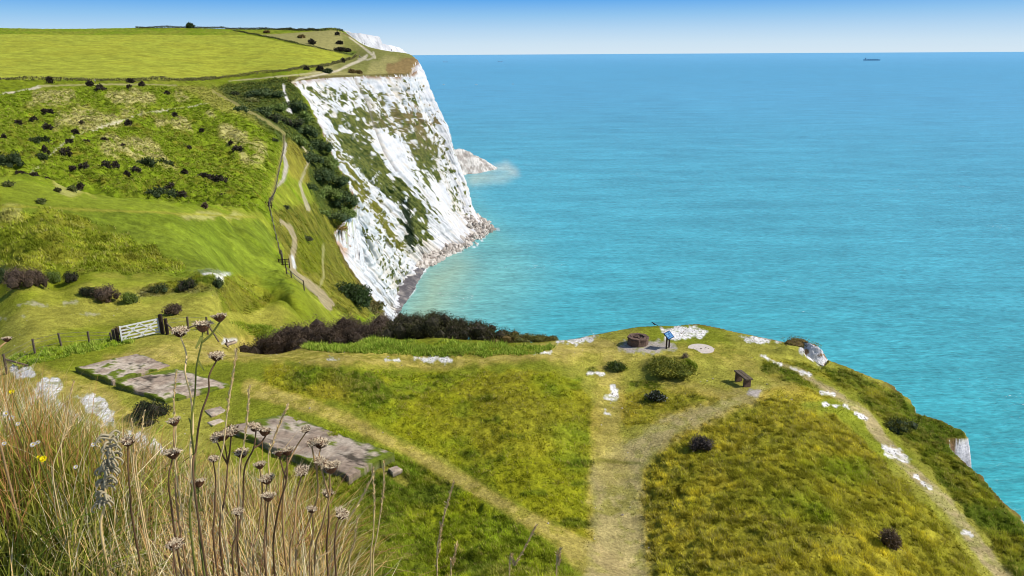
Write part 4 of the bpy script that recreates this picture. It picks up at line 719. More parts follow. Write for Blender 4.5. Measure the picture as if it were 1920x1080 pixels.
def long_fence(name, pts, step, rmin, label, h_=1.15, w_=.22, m=M_wood):
    Q = along_px(pts, step, rmin); o = empty(name, Q[0], label, 'fence'); B0 = Q[0]; bmx = bmesh.new(); beam(bmx, Vector((0, 0, -.2)), Vector((0, 0, h_)), w_, w_, Vector((1, 0, 0))); me = bpy.data.meshes.new('post'); bmx.to_mesh(me); bmx.free(); me.materials.append(m)
    for q_2 in Q: 
        c = bpy.data.objects.new('post', me); COL.objects.link(c); c.parent = o; c.location = q_2-B0
    bm = bmesh.new()
    for p, q_2 in zip(Q[:-1], Q[1:]):
        for z in (.5, 1.): beam(bm, p-B0+Vector((0, 0, z)), q_2-B0+Vector((0, 0, z)), .05, .05)
    at0(bm, 'wire', M_wire, o); return o
long_fence('post_and_wire_fence', [(533,258),(533,280),(522,330),(506,380),(505,392),(514,430),(524,470),(531,505),(537,515)], 4.5, 100, 'long dark fence climbing the hillside beside the winding path')
long_fence('post_and_wire_fence', [(538,517),(552,530),(570,545),(590,562),(605,576)], 2.2, 85, 'fence of thin posts dropping towards the thicket', h_=1.1, w_=.12)
p = hit(534, 514, 95)
bm = bmesh.new()
for i in range(4): beam(bm, Vector((-.6+i*.4, .3*(i % 2), -.2)), Vector((-.6+i*.4, .3*(i % 2), 1.1)), .11, .11, Vector((1, 0, 0)))
for z in (.4, .7, 1.0): beam(bm, Vector((-.6, 0, z)), Vector((.6, 0, z)), .05, .09)
o = at0(bm, 'kissing_gate', M_dkwood); o.location = p; tag(o, 'small dark wooden gate where the two far fences meet', 'gate')
p = hit(504, 389, 100); bm = bmesh.new()
for i in range(3): beam(bm, Vector((-.6+i*.6, 0, -.2)), Vector((-.6+i*.6, 0, 1.3)), .16, .16, Vector((1, 0, 0)))
for z in (.5, 1.): beam(bm, Vector((-.9, 0, z)), Vector((.9, 0, z)), .08, .14)
o = at0(bm, 'stile', M_dkwood); o.location = p; tag(o, 'dark wooden stile at the bend of the long hillside fence', 'stile')
# bench
b1 = gpt(1400, 738); b2 = gpt(1383.5, 724.5); db = b2-b1; Lb = max(.9, math.hypot(db.x, db.y)); bn = empty('bench', b1, 'backless bench of thick grey planks on two block legs beside the path fork', 'bench', rz=math.atan2(db.y, db.x))
for x in (.0, Lb-.12):
    bm = bmesh.new(); box(bm, (x+.06, 0, .17), (.14, .36, .46)); bev(bm, .012); at0(bm, 'leg', M_stone, bn)
bm = bmesh.new(); box(bm, (Lb/2, -.1, .44), (Lb+.25, .19, .075)); bev(bm, .01); at0(bm, 'seat_plank', M_wood, bn)
bm = bmesh.new(); box(bm, (Lb/2, .1, .44), (Lb+.25, .19, .075)); bev(bm, .01); at0(bm, 'seat_plank', M_wood, bn)
# information board
s1_ = gpt(1253, 655); ib = empty('information_board', s1_, 'blue lectern style information board on two dark posts near the cliff edge', 'sign', rz=math.radians(48))
M_blue = mat('blue_print', color=alb(26, 98, 160), var=.3, vs1=7, rough=.5, spec=.2); M_pale = mat('pale_print', color=alb(120, 170, 205), var=.15, vs1=20, rough=.4); M_frame = mat('frame', color=alb(34, 44, 58), var=.1, rough=.5)
for x in (-.13, .16):
    bm = bmesh.new(); beam(bm, Vector((x, .05, -.2)), Vector((x, .05, .72)), .07, .07, Vector((1, 0, 0))); at0(bm, 'post', M_dkwood, ib)
Rt = Matrix.Rotation(math.radians(42), 3, 'X'); bc = Vector((.0, .02, .80))
bm = bmesh.new(); box(bm, bc, (.62, .46, .04), Rt); fr = at0(bm, 'board', M_frame, ib)
bm = bmesh.new(); box(bm, bc+Rt @ Vector((0, 0, .024)), (.56, .40, .01), Rt); at0(bm, 'panel', M_blue, ib)
bm = bmesh.new()
for (x, y, sx_, sy_) in ((-.1, .13, .32, .05), (-.16, .0, .16, .14), (.1, .03, .2, .02), (.1, -.02, .2, .02), (.08, -.07, .16, .02), (.17, .13, .1, .06), (0, -.15, .48, .03)): box(bm, bc+Rt @ Vector((x, y, .031)), (sx_, sy_, .004), Rt)
at0(bm, 'print', M_pale, ib)
# octagonal stone ring
def prism(n, r0, h0, h1, r1=None, sy=1.):
    bm = bmesh.new(); r1 = r1 or r0; lo = [bm.verts.new((r0*math.cos(2*math.pi*(k+.5)/n), sy*r0*math.sin(2*math.pi*(k+.5)/n), h0)) for k in range(n)]; hi = [bm.verts.new((r1*math.cos(2*math.pi*(k+.5)/n), sy*r1*math.sin(2*math.pi*(k+.5)/n), h1)) for k in range(n)]
    for k in range(n): bm.faces.new((lo[k], lo[(k+1) % n], hi[(k+1) % n], hi[k]))
    bm.faces.new(hi); bm.faces.new(lo[::-1]); return bm
p = gpt(1196, 645); st = empty('stone_ring', p, 'low octagonal brown stone ring with a hollow top on bare ground', 'stone block', rz=.3)
k_ = 39/pxm(p)/2
bm = bmesh.new(); nseg = 8
ang = [2*math.pi*(i+.5)/nseg for i in range(nseg)]; lv = [(1.0, -.1), (1.0, .36), (1.04, .38), (1.03, .47), (.62, .47), (.58, .30)]; rings = [[bm.verts.new((k_*r*math.cos(a), k_*r*math.sin(a), z)) for a in ang] for r, z in lv]
for i in range(len(lv)-1):
    for j in range(nseg): bm.faces.new((rings[i][j], rings[i][(j+1) % nseg], rings[i+1][(j+1) % nseg], rings[i+1][j]))
bm.faces.new(rings[-1]); bmesh.ops.subdivide_edges(bm, edges=bm.edges[:], cuts=3, use_grid_fill=True)
for v in bm.verts: v.co += Vector((rng.normal(0, .008), rng.normal(0, .008), rng.normal(0, .01)))
at0(bm, 'stone_wall', M_stone, st)
bm = bmesh.new()
for i in range(14):
    a = rng.uniform(0, 6.28); r = rng.uniform(.1, .5)*k_; box(bm, (r*math.cos(a), r*math.sin(a), .34+.04*rng.random()), (.12, .1, .1), Matrix.Rotation(rng.random()*3, 3, 'Z'))
at0(bm, 'loose_stone', M_stone, st)
p = gpt(1314, 656); k_ = 24/pxm(p); bm = prism(28, k_, -.1, .05); bev(bm, .006); dc = bpy.data.objects.new('concrete_disc', None)
M_pconc = mat('pale_concrete', color=alb(226, 212, 198), var=.12, vs1=7, bump=.004, bscale=30)
COL.objects.link(dc); dc.location = p; tag(dc, 'flat round pale concrete disc set in the turf right of the blue board', 'concrete base'); at0(bm, 'disc', M_pconc, dc)
for x, y in ((0, 0), (.2, -.1), (.3, .1), (.42, -.02)):
    bm = prism(6, .035 if x else .06, .051, .062); q_2 = at0(bm, 'hole_mark', M_dkwood, dc); q_2.location = (x, y, 0)  # dark raised prisms that stand for holes in the disc
# broken concrete slabs
def slab(name, pts, zt, label, mossy=.5, nu=70, nv=34, thick=.6, seed=1, dark=1.):
    c = [Vector(GZ(a, b, zt)) for a, b in pts]; B0 = sum(c, Vector())/4; u, v = np.meshgrid(np.linspace(0, 1, nu), np.linspace(0, 1, nv)); q4 = [np.array(x-B0) for x in c]
    P = (q4[0]*(1-u)[..., None]+q4[1]*u[..., None])*(1-v)[..., None]+(q4[3]*(1-u)[..., None]+q4[2]*u[..., None])*v[..., None]; wx = P[..., 0]; wy = P[..., 1]
    ed = np.minimum(np.minimum(u, 1-u)*nu, np.minimum(v, 1-v)*nv); e_ = (ed < .5)
    en = min(.22, .16*(c[3]-c[0]).length); P[..., 0] += (fb2(wx, wy, .5, 3, seed)-.5)*en*(ed < 3); P[..., 1] += (fb2(wx, wy, .5, 3, seed+5)-.5)*en*(ed < 3)
    P[..., 2] += (fb2(wx, wy, .9, 4, seed+9)-.5)*.09-.03*e_
    n1_ = fb2(wx, wy, .7, 4, seed+3); n2_ = fb2(wx, wy, .25, 3, seed+4); co = mixc(alb(184,162,140)*dark, alb(220,202,178)*dark, ss(.35, .65, n1_)); co = mixc(co, alb(92,80,68), ss(.54, .68, n2_)*.4); ck = np.abs(fb2(wx, wy, 1.6, 4, seed+6)-.5); co = mixc(co, alb(60,54,44), (1-ss(.004, .018, ck))*.85)
    ms = ss(1-mossy, 1-mossy+.08, n1_*.8+n2_*.2+.22*ss(5, 0, ed)); co = mixc(co, alb(112,126,36), ms); P[..., 2] += ms*.04*n2_
    V = [P.reshape(-1, 3)]; Cc = [co.reshape(-1, 3)]; ii = np.arange(nu*nv).reshape(nv, nu); F_ = [np.stack([ii[:-1, :-1], ii[:-1, 1:], ii[1:, 1:], ii[1:, :-1]], -1).reshape(-1, 4)]
    rim_ = np.concatenate([ii[0, :], ii[1:, -1], ii[-1, -2::-1], ii[-2:0:-1, 0]]); lo = P.reshape(-1, 3)[rim_]-[0, 0, thick]; V.append(lo); Cc.append(np.tile(alb(120,112,96), (len(rim_), 1))); k = np.arange(len(rim_)); k2 = np.roll(k, -1)
    F_.append(np.stack([rim_[k], nu*nv+k, nu*nv+k2, rim_[k2]], 1)); o = mesh(name, np.concatenate(V), F_, M_conc, np.concatenate(Cc)); o.location = B0; return tag(o, label, 'concrete slab', 'broken concrete slabs in the turf')
slab('concrete_slab', [(140,688),(256,662),(318,684),(212,714)], 94.34, 'upper concrete slab with a smooth lilac grey top and grassy middle', .36, seed=3)
slab('concrete_slab', [(216,717),(308,708),(372,702),(438,722)][:0]+[(216,716),(330,690),(436,722),(312,752)], 94.42, 'thick middle concrete slab overhanging its dark undercut edge', .36, seed=8)
slab('concrete_slab', [(383,768),(460,746),(474,754),(396,780)], 94.25, 'narrow pale concrete strip between the big slabs', .2, nu=30, nv=10, thick=.3, seed=12)
slab('concrete_slab', [(388,790),(412,783),(421,788),(398,797)], 94.2, 'small tilted concrete fragment left of the lower slab', .2, nu=20, nv=10, thick=.3, seed=14)
slab('concrete_slab', [(420,800),(535,776),(738,850),(655,894)], 94.35, 'largest lower concrete slab with dark weathered bands behind the seed heads', .36, seed=17, dark=.85)
slab('concrete_slab', [(360,742),(385,738),(402,752),(375,757)], 94.1, 'square broken block at the foot of the middle slab', .1, nu=16, nv=12, thick=.3, seed=19)
slab('concrete_slab', [(662,872),(682,868),(692,876),(670,884)], 94.2, 'small broken block at the near corner of the lower slab', .1, nu=16, nv=12, thick=.3, seed=23)
slab('concrete_slab', [(728,878),(745,872),(755,880),(738,888)], 94.08, 'loose pinkish block right of the lower slab', .1, nu=16, nv=12, thick=.15, seed=25)
o = slab('chalk_strip', [(421,643),(440,638),(444,640),(426,646)], float(H(*GZ(432, 642, 94.)[:2])[0])+.05, 'thin pale plank of chalk lying in the grass right of the white gate', .0, nu=20, nv=8, thick=.1, seed=27, dark=1.25); o['category'] = 'stone'; del o['group']
# crow, ships, boats, walkers
M_black = mat('black_feathers', color=(.012, .012, .015), var=.1, rough=.6, spec=.3)
def blob(chain, parts_, m, name, parent=None, sub=1, smooth=True):                    # one continuous skinned body
    me = bpy.data.meshes.new(name); me.from_pydata([c[:3] for c in chain], parts_, []); o = bpy.data.objects.new(name, me); COL.objects.link(o); md = o.modifiers.new('s', 'SKIN'); me.skin_vertices.new() if not me.skin_vertices else None
    for i, c in enumerate(chain): me.skin_vertices[0].data[i].radius = (c[3], c[3])
    me.skin_vertices[0].data[0].use_root = True; sb = o.modifiers.new('d', 'SUBSURF'); sb.levels = sb.render_levels = sub; me.materials.append(m)
    bpy.context.view_layer.update(); dg_ = bpy.context.evaluated_depsgraph_get(); nm = bpy.data.meshes.new_from_object(o.evaluated_get(dg_)); o.modifiers.clear(); o.data = nm
    for p_2 in nm.polygons: p_2.use_smooth = smooth
    if parent is not None: o.parent = parent
    return o
p = hit(1227, 611); o = blob([(0,0,.2,.075),(.1,0,.25,.07),(.19,0,.33,.04),(.24,0,.37,.045),(.33,0,.36,.012),(-.12,0,.15,.045),(-.3,0,.06,.03),(-.36,0,.03,.02),(.03,.04,.1,.018),(.04,.04,0,.01),(.03,-.04,.1,.018),(.04,-.04,0,.01)],
    [(0,1),(1,2),(2,3),(3,4),(0,5),(5,6),(6,7),(0,8),(8,9),(0,10),(10,11)], M_black, 'crow', sub=2); o.location = p; o.scale = (.6, .6, .6); o.rotation_euler = (0, 0, math.radians(170)); tag(o, 'black crow standing on the cliff edge turf above the chalk patch', 'bird')
M_hull = mat('ship_hull', color=alb(186, 214, 232), var=.1, rough=.6); M_super = mat('ship_superstructure', color=alb(196, 218, 232), var=.1)  # ships tinted towards the horizon colour: distance haze put into the paint
for px, w_, lb in ((1636, 9500*30/1400, 'long low cargo ship on the horizon towards the right'),(835, 9000*12/1400, 'faint ship on the horizon just right of the headland'),(938, 9000*12/1400, 'second faint ship on the horizon from the headland')):
    d = ray(px, 100); az = math.atan2(d[0], d[1]); pos = Vector((11000*math.sin(az), 11000*math.cos(az), 0)); sh = empty('cargo_ship', pos, lb, 'ship', 'ships far out on the horizon', rz=-az)
    bm = bmesh.new(); k = w_; vs_ = box(bm, (0, 0, k*.03), (k, k*.12, k*.075)); 
    for v in vs_:
        if v.co.z < 0: v.co.x *= .92
    at0(bm, 'hull', M_hull, sh); bm = bmesh.new(); box(bm, (-k*.36, 0, k*.105), (k*.1, k*.1, k*.08)); box(bm, (-k*.36, 0, k*.16), (k*.05, k*.05, k*.03)); at0(bm, 'bridge', M_super, sh)
    bm = bmesh.new()
    for i in range(5): box(bm, (-k*.2+i*k*.13, 0, k*.085), (k*.11, k*.1, k*.035))
    at0(bm, 'cargo', M_hull, sh)
for px, py, lb in ((832,159,'small white boat right of the headland with a splash of wake'),(962,158,'small white boat at the right end of the line of wakes'),(893,159,'tiny white boat between the other two')):
    q_2 = Vector(GZ(px, py, 0)); L_ = 9.; bo = empty('motor_boat', q_2, lb, 'boat', 'small boats off the headland', rz=.1)
    bm = bmesh.new(); vs_ = box(bm, (0, 0, .5), (L_, 2.8, 1.4)); 
    for v in vs_:
        if v.co.x > 0: v.co.y *= .25; v.co.x += .8 if v.co.z > .5 else 0
    bev(bm, .1); at0(bm, 'hull', M_white, bo); bm = bmesh.new(); box(bm, (-.8, 0, 1.8), (3., 2., 1.4)); bev(bm, .2); at0(bm, 'cabin', M_white, bo)
def person(px, py, rmin, lb, top_, leg_, rz, hh=1.72, step=.18, group=None):
    q_2 = hit(px, py, rmin); e = empty('person', q_2, lb, 'person', group, rz=rz); k = hh/1.72; skin = mat('skin', color=(.45, .27, .19), var=.05)
    ch = [(0,0,.92,.14),(0,0,1.15,.135),(0,0,1.38,.15),(0,0,1.5,.06),(0,.01,1.62,.095),(0,.01,1.70,.08)]
    cloth = mat('clothes', color=top_, var=.15, vs1=8); trs = mat('trousers', color=leg_, var=.15, vs1=8)
    A_1 = [(.2,0,1.40,.055),(.26,.03,1.15,.045),(.24,.12,.92,.035),(.24,.14,.84,.04),(-.2,0,1.40,.055),(-.26,-.03,1.15,.045),(-.24,.06,.92,.035),(-.24,.09,.84,.04)]
    L_1 = [(.09,0,.86,.085),(.1,step*.6,.48,.06),(.1,step*.7,.1,.045),(.1,step*.7+.14,.04,.04),(-.09,0,.86,.085),(-.1,-step*.4,.48,.06),(-.1,-step*1.1,.1,.045),(-.1,-step*1.1+.14,.04,.04)]
    P_ = ch+A_1+L_1; P_ = [(a*k, b*k, c*k, d*k) for a, b, c, d in P_]
    E_ = [(0,1),(1,2),(2,3),(3,4),(4,5),(2,6),(6,7),(7,8),(8,9),(2,10),(10,11),(11,12),(12,13),(0,14),(14,15),(15,16),(16,17),(0,18),(18,19),(19,20),(20,21)]
    blob(P_, E_, skin, 'body', e)
    J = [(0,0,.9,.155),(0,0,1.15,.15),(0,0,1.36,.165),(.2,0,1.40,.07),(.26,.03,1.15,.06),(.245,.1,.97,.05),(-.2,0,1.40,.07),(-.26,-.03,1.15,.06),(-.245,.05,.97,.05)]; blob([(a*k, b*k, c*k, d*k) for a, b, c, d in J], [(0,1),(1,2),(2,3),(3,4),(4,5),(2,6),(6,7),(7,8)], cloth, 'jacket', e)
    T_ = [(0,0,.9,.13),(.09,0,.84,.1),(.1,step*.6,.48,.075),(.1,step*.7,.14,.06),(-.09,0,.84,.1),(-.1,-step*.4,.48,.075),(-.1,-step*1.1,.14,.06)]; blob([(a*k, b*k, c*k, d*k) for a, b, c, d in T_], [(0,1),(1,2),(2,3),(0,4),(4,5),(5,6)], trs, 'trousers', e)
    blob([(0,-.015*k,1.68*k,.095*k),(0,-.03*k,1.62*k,.09*k)], [(0,1)], mat('hair', color=(.03, .02, .015)), 'hair', e)
    return e
PG = 'walkers on the far headland'
person(179, 156, 200, 'person in a white top walking the hill track below the bright field', (.6,.6,.6), (.05,.06,.1), 1.5)
person(674, 108, 420, 'person in grey beside the path corner on the headland', (.25,.25,.28), (.1,.1,.14), .3, group=PG)
person(677, 110, 420, 'person in a pale jacket next to the grey one at the path corner', (.5,.5,.52), (.15,.16,.2), .8, group=PG)
person(680, 78, 420, 'dark clothed person standing left against the far white cliff', (.02,.02,.03), (.02,.02,.03), 2., group=PG)
person(683, 79, 420, 'dark clothed person standing right against the far white cliff', (.03,.03,.03), (.02,.02,.03), 1., group=PG)
person(638, 63.5, 420, 'dark walker on the skyline left of the far white cliff', (.03,.03,.04), (.02,.02,.03), 1., group=PG)
person(645, 64, 420, 'dark walker on the skyline nearest the far white cliff', (.06,.05,.05), (.02,.02,.03), .2, group=PG)
person(734, 93, 420, 'dark clothed person high on the right shoulder of the headland', (.03,.03,.03), (.02,.02,.03), .2, group=PG)
# ------------------------------------------------------------ foreground bank: grasses and dried flowers
def blades(name, P, Ht, Wd, bend, az_, cols, label, seg=5, m=None):
    n = len(P); t = np.linspace(0, 1, seg+1); dirx = np.cos(az_); diry = np.sin(az_)
    cx = P[:, None, 0]+(bend*Ht*dirx)[:, None]*t**2; cy = P[:, None, 1]+(bend*Ht*diry)[:, None]*t**2; czz = P[:, None, 2]+Ht[:, None]*(t-.35*bend[:, None]*t**2.5)
    cen = np.stack([cx, cy, czz], -1); sd_ = np.stack([-diry, dirx, 0*dirx], -1)[:, None]+rng.normal(0, .25, (n, 1, 3)); ww = (Wd[:, None]*(1-t)**.7*.5)[..., None]
    V = np.stack([cen-sd_*ww, cen+sd_*ww], 2).reshape(-1, 3); k = (np.arange(n)*(seg+1)*2)[:, None]+np.arange(seg)[None]*2
    F_ = np.stack([k, k+1, k+3, k+2], -1).reshape(-1, 4); c = (cols[:, None]*(.6+.7*t)[None, :, None]); c = np.repeat(c, 2, 1).reshape(-1, 3)  # roots darkened, tips brightened: gap shade and highlights painted along each blade
    o = mesh(name, V, [F_], m or M_tuft, c); return tag(o, label, 'grass', kind='stuff') if label else o
def bank_pts(n, kmin=.22, kmax=1.22, a0=-40, a1=3):
    a = np.radians(rng.uniform(a0, a1, n)); crest = np.interp(np.degrees(a), [-40, -34.5, -31, -27, -22, -15, -5, 5], [6.3, 5.4, 4.9, 4.1, 3.3, 2.8, 2.4, 2.2])
    k = np.sqrt(rng.uniform(kmin**2, kmax**2, n)); r = crest*k; x = r*np.sin(a); y = r*np.cos(a); return np.stack([x, y, H(x, y)-.03], 1), a, k, crest
STR = alb(250, 212, 138); STW = alb(255, 238, 190); RUS = alb(206, 152, 90); GG = alb(164, 168, 60); GD2 = alb(112, 124, 40)
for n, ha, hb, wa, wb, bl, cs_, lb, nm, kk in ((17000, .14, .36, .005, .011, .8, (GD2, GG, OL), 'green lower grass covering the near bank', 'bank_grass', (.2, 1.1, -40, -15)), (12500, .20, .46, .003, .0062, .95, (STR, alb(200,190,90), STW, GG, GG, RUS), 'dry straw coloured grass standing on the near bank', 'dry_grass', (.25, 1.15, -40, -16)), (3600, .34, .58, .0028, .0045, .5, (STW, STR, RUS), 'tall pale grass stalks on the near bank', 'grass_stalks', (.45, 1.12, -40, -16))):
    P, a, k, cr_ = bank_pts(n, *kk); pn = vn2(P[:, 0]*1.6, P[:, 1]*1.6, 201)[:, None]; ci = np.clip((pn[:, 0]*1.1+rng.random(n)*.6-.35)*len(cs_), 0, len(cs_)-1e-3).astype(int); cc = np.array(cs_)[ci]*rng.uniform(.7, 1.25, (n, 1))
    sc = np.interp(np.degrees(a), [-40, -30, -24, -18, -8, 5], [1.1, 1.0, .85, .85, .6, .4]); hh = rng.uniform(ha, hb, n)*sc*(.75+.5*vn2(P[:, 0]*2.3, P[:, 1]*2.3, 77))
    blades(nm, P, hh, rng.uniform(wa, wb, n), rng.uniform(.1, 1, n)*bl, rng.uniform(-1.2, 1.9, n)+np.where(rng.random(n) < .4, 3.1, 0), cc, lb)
P, a, k, cr_ = bank_pts(2400, .3, 1.1, -40, -12); keep = vn2(P[:, 0]*2.1, P[:, 1]*2.1, 301) > .52; P = P[keep]; n = len(P)
blades('broad_grass', P, rng.uniform(.2, .42, n), rng.uniform(.009, .016, n), rng.uniform(.3, 1.1, n), rng.uniform(-.6, 1.4, n), np.array([alb(150,168,56), alb(110,134,44), alb(186,186,84)])[rng.integers(0, 3, n)], 'clumps of broad green grass leaves on the near bank')
P, a, k, cr_ = bank_pts(2600, .45, 1.05, -31, -16)
blades('withered_stalks', P, rng.uniform(.22, .5, 2600), rng.uniform(.003, .006, 2600), rng.uniform(.05, 1.1, 2600), rng.uniform(0, 6.28, 2600), np.array([RUS, alb(170,128,96), STR, alb(120,84,64)])[rng.integers(0, 4, 2600)], 'withered brown stalks tangled among the dried flowers on the bank')
M_stem = mat('dry_stem', color=alb(110, 84, 58), var=.25, vs1=30, rough=.8); M_brst = mat('tan_stem', color=alb(176, 142, 96), var=.25, vs1=30); M_gstem = mat('green_stem', color=alb(112, 116, 52), var=.2, vs1=30); M_strw = mat('straw', color=alb(238, 206, 146), var=.2, vs1=30)
M_bract = mat('dark_bracts', color=alb(112, 76, 52), var=.3, vs1=40, rough=.85); M_flo = mat('pale_seeds', color=alb(244, 222, 186), var=.25, vs1=60, rough=.9, trans=.15); M_yel = mat('yellow_petal', color=alb(248, 226, 20), var=.1); M_wht = mat('white_petal', color=alb(240, 232, 226), var=.1, trans=.2); M_grey = mat('grey_leaf', color=alb(190, 176, 142), var=.2, vs1=30, trans=.1)
def tube(P, r0, r1, n=6):
    P = np.asarray(P, float); P = CR(P, 6) if len(P) > 2 else P; V = []; m_ = len(P)
    for i in range(m_):
        d = P[min(i+1, m_-1)]-P[max(i-1, 0)]; d /= np.linalg.norm(d)+1e-9; a = np.cross(d, [0, 1., .1]); a /= np.linalg.norm(a); b = np.cross(d, a); r = r0+(r1-r0)*i/(m_-1)
        V += [P[i]+r*(a*math.cos(2*math.pi*k/n)+b*math.sin(2*math.pi*k/n)) for k in range(n)]
    F_ = [[i*n+k, i*n+(k+1) % n, (i+1)*n+(k+1) % n, (i+1)*n+k] for i in range(m_-1) for k in range(n)]; return np.array(V), np.array(F_)
def head_meshes(seed, open_=1.):                                    # unit radius; bracts cup and pale top
    rs_ = np.random.default_rng(seed); V = []; F_ = []
    core = [(.16, -1.0), (.42, -.75), (.62, -.35), (.66, -.05)]; n = 12
    for r, z in core: V += [(r*math.cos(2*math.pi*k/n), r*math.sin(2*math.pi*k/n), z) for k in range(n)]
    F_ += [[i*n+k, i*n+(k+1) % n, (i+1)*n+(k+1) % n, (i+1)*n+k] for i in range(3) for k in range(n)]; F_.append([3*n+k for k in (0, 4, 8, 11)])
    Q = [(i) for i in F_]
    for ring, (ra, za, rb, zb, m_) in enumerate(((.3, -.85, .8*open_, -.25, 14), (.5, -.55, 1.0*open_, .05, 18), (.6, -.2, .95*open_, .32, 20))):
        for k in range(m_):
            a = 2*math.pi*k/m_+rs_.uniform(-.1, .1); w_ = .13; ca, sa = math.cos(a), math.sin(a); o = len(V); rb_ = rb*rs_.uniform(.8, 1.15); zb_ = zb+rs_.uniform(-.15, .15)
            V += [(ra*ca-w_*sa, ra*sa+w_*ca, za), (ra*ca+w_*sa, ra*sa-w_*ca, za), (rb_*ca+.02*sa, rb_*sa-.02*ca, zb_), (rb_*ca-.02*sa, rb_*sa+.02*ca, zb_)]; Q.append([o, o+1, o+2, o+3])
    V = np.array(V); cup = mesh('seed_head', V, [np.array(Q)], M_bract, None, link=False)
    m_ = 190; a = rs_.uniform(0, 6.283, m_); r = np.sqrt(rs_.random(m_))*.85; z = .02+.2*(1-r)+rs_.uniform(-.05, .12, m_); P = np.stack([r*np.cos(a), r*np.sin(a), z], 1); nr_ = np.stack([r*np.cos(a)*1.1, r*np.sin(a)*1.1, .6+0*r], 1)
    v, f, c = leaves(P, nr_, .34, 3.0, np.ones((m_, 3)), rs_); top = mesh('seed_fluff', v, [f], M_flo, None, link=False); return cup, top
HV = [head_meshes(i, o_) for i, o_ in ((1, 1.), (2, 1.1), (3, .85))]
def seedplant(heads, stem, dist, label, m=None, leafy=0, group='dried seed heads rising from the near bank', name='dried_flower'):
    """heads: (px,py,radius px,tilt); stem: list of px points from the top down; distance in metres along the ground"""
    wb = random.Random(int(stem[0][0]*7)); pr = [G(a+(wb.uniform(-6, 6) if 0 < i_ < len(stem) else 0), b, dist*(1+(wb.uniform(-.03, .03) if i_ else 0))) for i_, (a, b) in enumerate(stem)]; bx, by = pr[-1][0], pr[-1][1]; base = np.array([bx, by, float(H(bx, by)[0])-.02]); pr = pr+[base] if pr[-1][2] > base[2]+.05 else pr
    e = empty(name, Vector(base), label, 'dried flower', group); m = m or (M_stem if wb.random() < .55 else M_brst); kpx = float(pxm(pr[0])); v, f = tube(np.array(pr[::-1])-base, .0034*min(1.2, dist/2), .0020*min(1.2, dist/2)); mesh('stem', v, [f], m, None, e, True)
    for j, (px, py, rr_, tx) in enumerate(heads):
        hp_ = G(px, py+rr_*.2, dist); rw = rr_/kpx; cup, top = HV[(int(px)+j) % 3]; o = bpy.data.objects.new('seed_head', cup); COL.objects.link(o); o.parent = e; o.location = Vector(hp_-base); rw *= 1.15; o.scale = (rw, rw, rw*.75); o.rotation_euler = (rng.uniform(.0, .35), tx, rng.uniform(0, 6)); t_ = bpy.data.objects.new('seed_fluff', top); COL.objects.link(t_); t_.parent = o
        if j:                                                       # side branch to the nearest stem point
            nk = min(range(len(stem)), key=lambda i: (abs(stem[i][1]-(py+rr_*2.6)-20)+.2*abs(stem[i][0]-px)) if stem[i][1] > py+rr_ else 1e6); A1 = hp_-np.array([0, 0, rw*.8]); B1 = pr[min(nk, len(pr)-1)]
            v, f = tube(np.array([B1, (A1+B1)/2+np.array([0, 0, -rw*.3]), A1])-base, .0028, .002); mesh('branch', v, [f], m, None, e, True)
    if leafy:
        rs_ = np.random.default_rng(int(stem[0][0])); P = np.array(pr); k = rs_.integers(1, len(P), leafy); q = P[k-1]+(P[k]-P[k-1])*rs_.random((leafy, 1))-base; v, f, c = leaves(q, rs_.normal(0, 1, (leafy, 3))*[1, 1, .3], .04, 5, np.ones((leafy, 3)), rs_); mesh('foliage', v, [f], M_gstem, None, e)
    return e
seedplant([(380,605,17,.05),(411,590,13,.15)], [(380,618),(383,642),(373,690),(364,740),(364,800),(362,880),(361,1000)], 1.75, 'tallest dried seed head pair on one dark stem in front of the slabs', M_gstem, 6)
seedplant([(337,618,14,-.1)], [(338,630),(345,665),(352,700),(362,745),(366,800),(364,900)], 1.8, 'pale dried seed head left of the tallest pair', M_strw)
seedplant([(406,664,13,0)], [(406,676),(398,705),(390,735),(376,780),(368,840),(364,930)], 1.75, 'cup shaped seed head right below the tallest pair')
seedplant([(13,633,8,.2)], [(13,640),(2,655),(-8,680),(-20,760)], 2.6, 'small seed head over the fence at the left edge')
seedplant([(326,786,12,0)], [(326,798),(330,830),(332,880),(330,960)], 2.0, 'seed head in front of the undercut slab corner')
seedplant([(324,845,15,.1)], [(324,857),(320,900),(318,950),(325,1010)], 1.9, 'dark seed head above the pale ground left of the tall green stem')
seedplant([(418,812,14,-.2),(432,806,13,.3),(406,818,11,-.5)], [(420,826),(424,870),(420,930),(415,1020)], 1.9, 'tight cluster of three dark seed heads')
seedplant([(453,846,13,0)], [(453,858),(450,900),(445,950),(440,1030)], 1.9, 'pale topped seed head right below the cluster of three')
seedplant([(400,858,9,0)], [(400,866),(402,900),(405,960),(405,1030)], 2.0, 'small dark seed bud left below the cluster of three')
seedplant([(478,797,12,-.3),(497,804,13,.4)], [(480,808),(470,840),(460,880),(452,950),(445,1040)], 1.85, 'pair of seed heads at the top edge of the lower slab')
seedplant([(573,803,9,.3)], [(573,812),(560,840),(540,880),(535,920),(528,1010)], 1.9, 'small dark seed head standing high over the lower slab')
seedplant([(601,827,14,.1),(584,829,9,-.4)], [(601,840),(598,880),(590,930),(570,1000),(560,1060)], 1.7, 'pale fluffy seed head above the lower slab middle')
seedplant([(620,870,17,.1),(600,862,10,-.4)], [(618,884),(612,930),(600,980),(585,1060)], 1.65, 'largest pale seed head near the slab corner')
seedplant([(566,880,13,0)], [(566,890),(560,930),(550,990),(540,1060)], 1.8, 'orange brown seed head in the middle of the dried flowers')
seedplant([(538,842,12,-.2),(523,846,10,-.5)], [(538,852),(535,900),(525,960),(515,1050)], 1.8, 'dark double seed head left of the orange brown one')
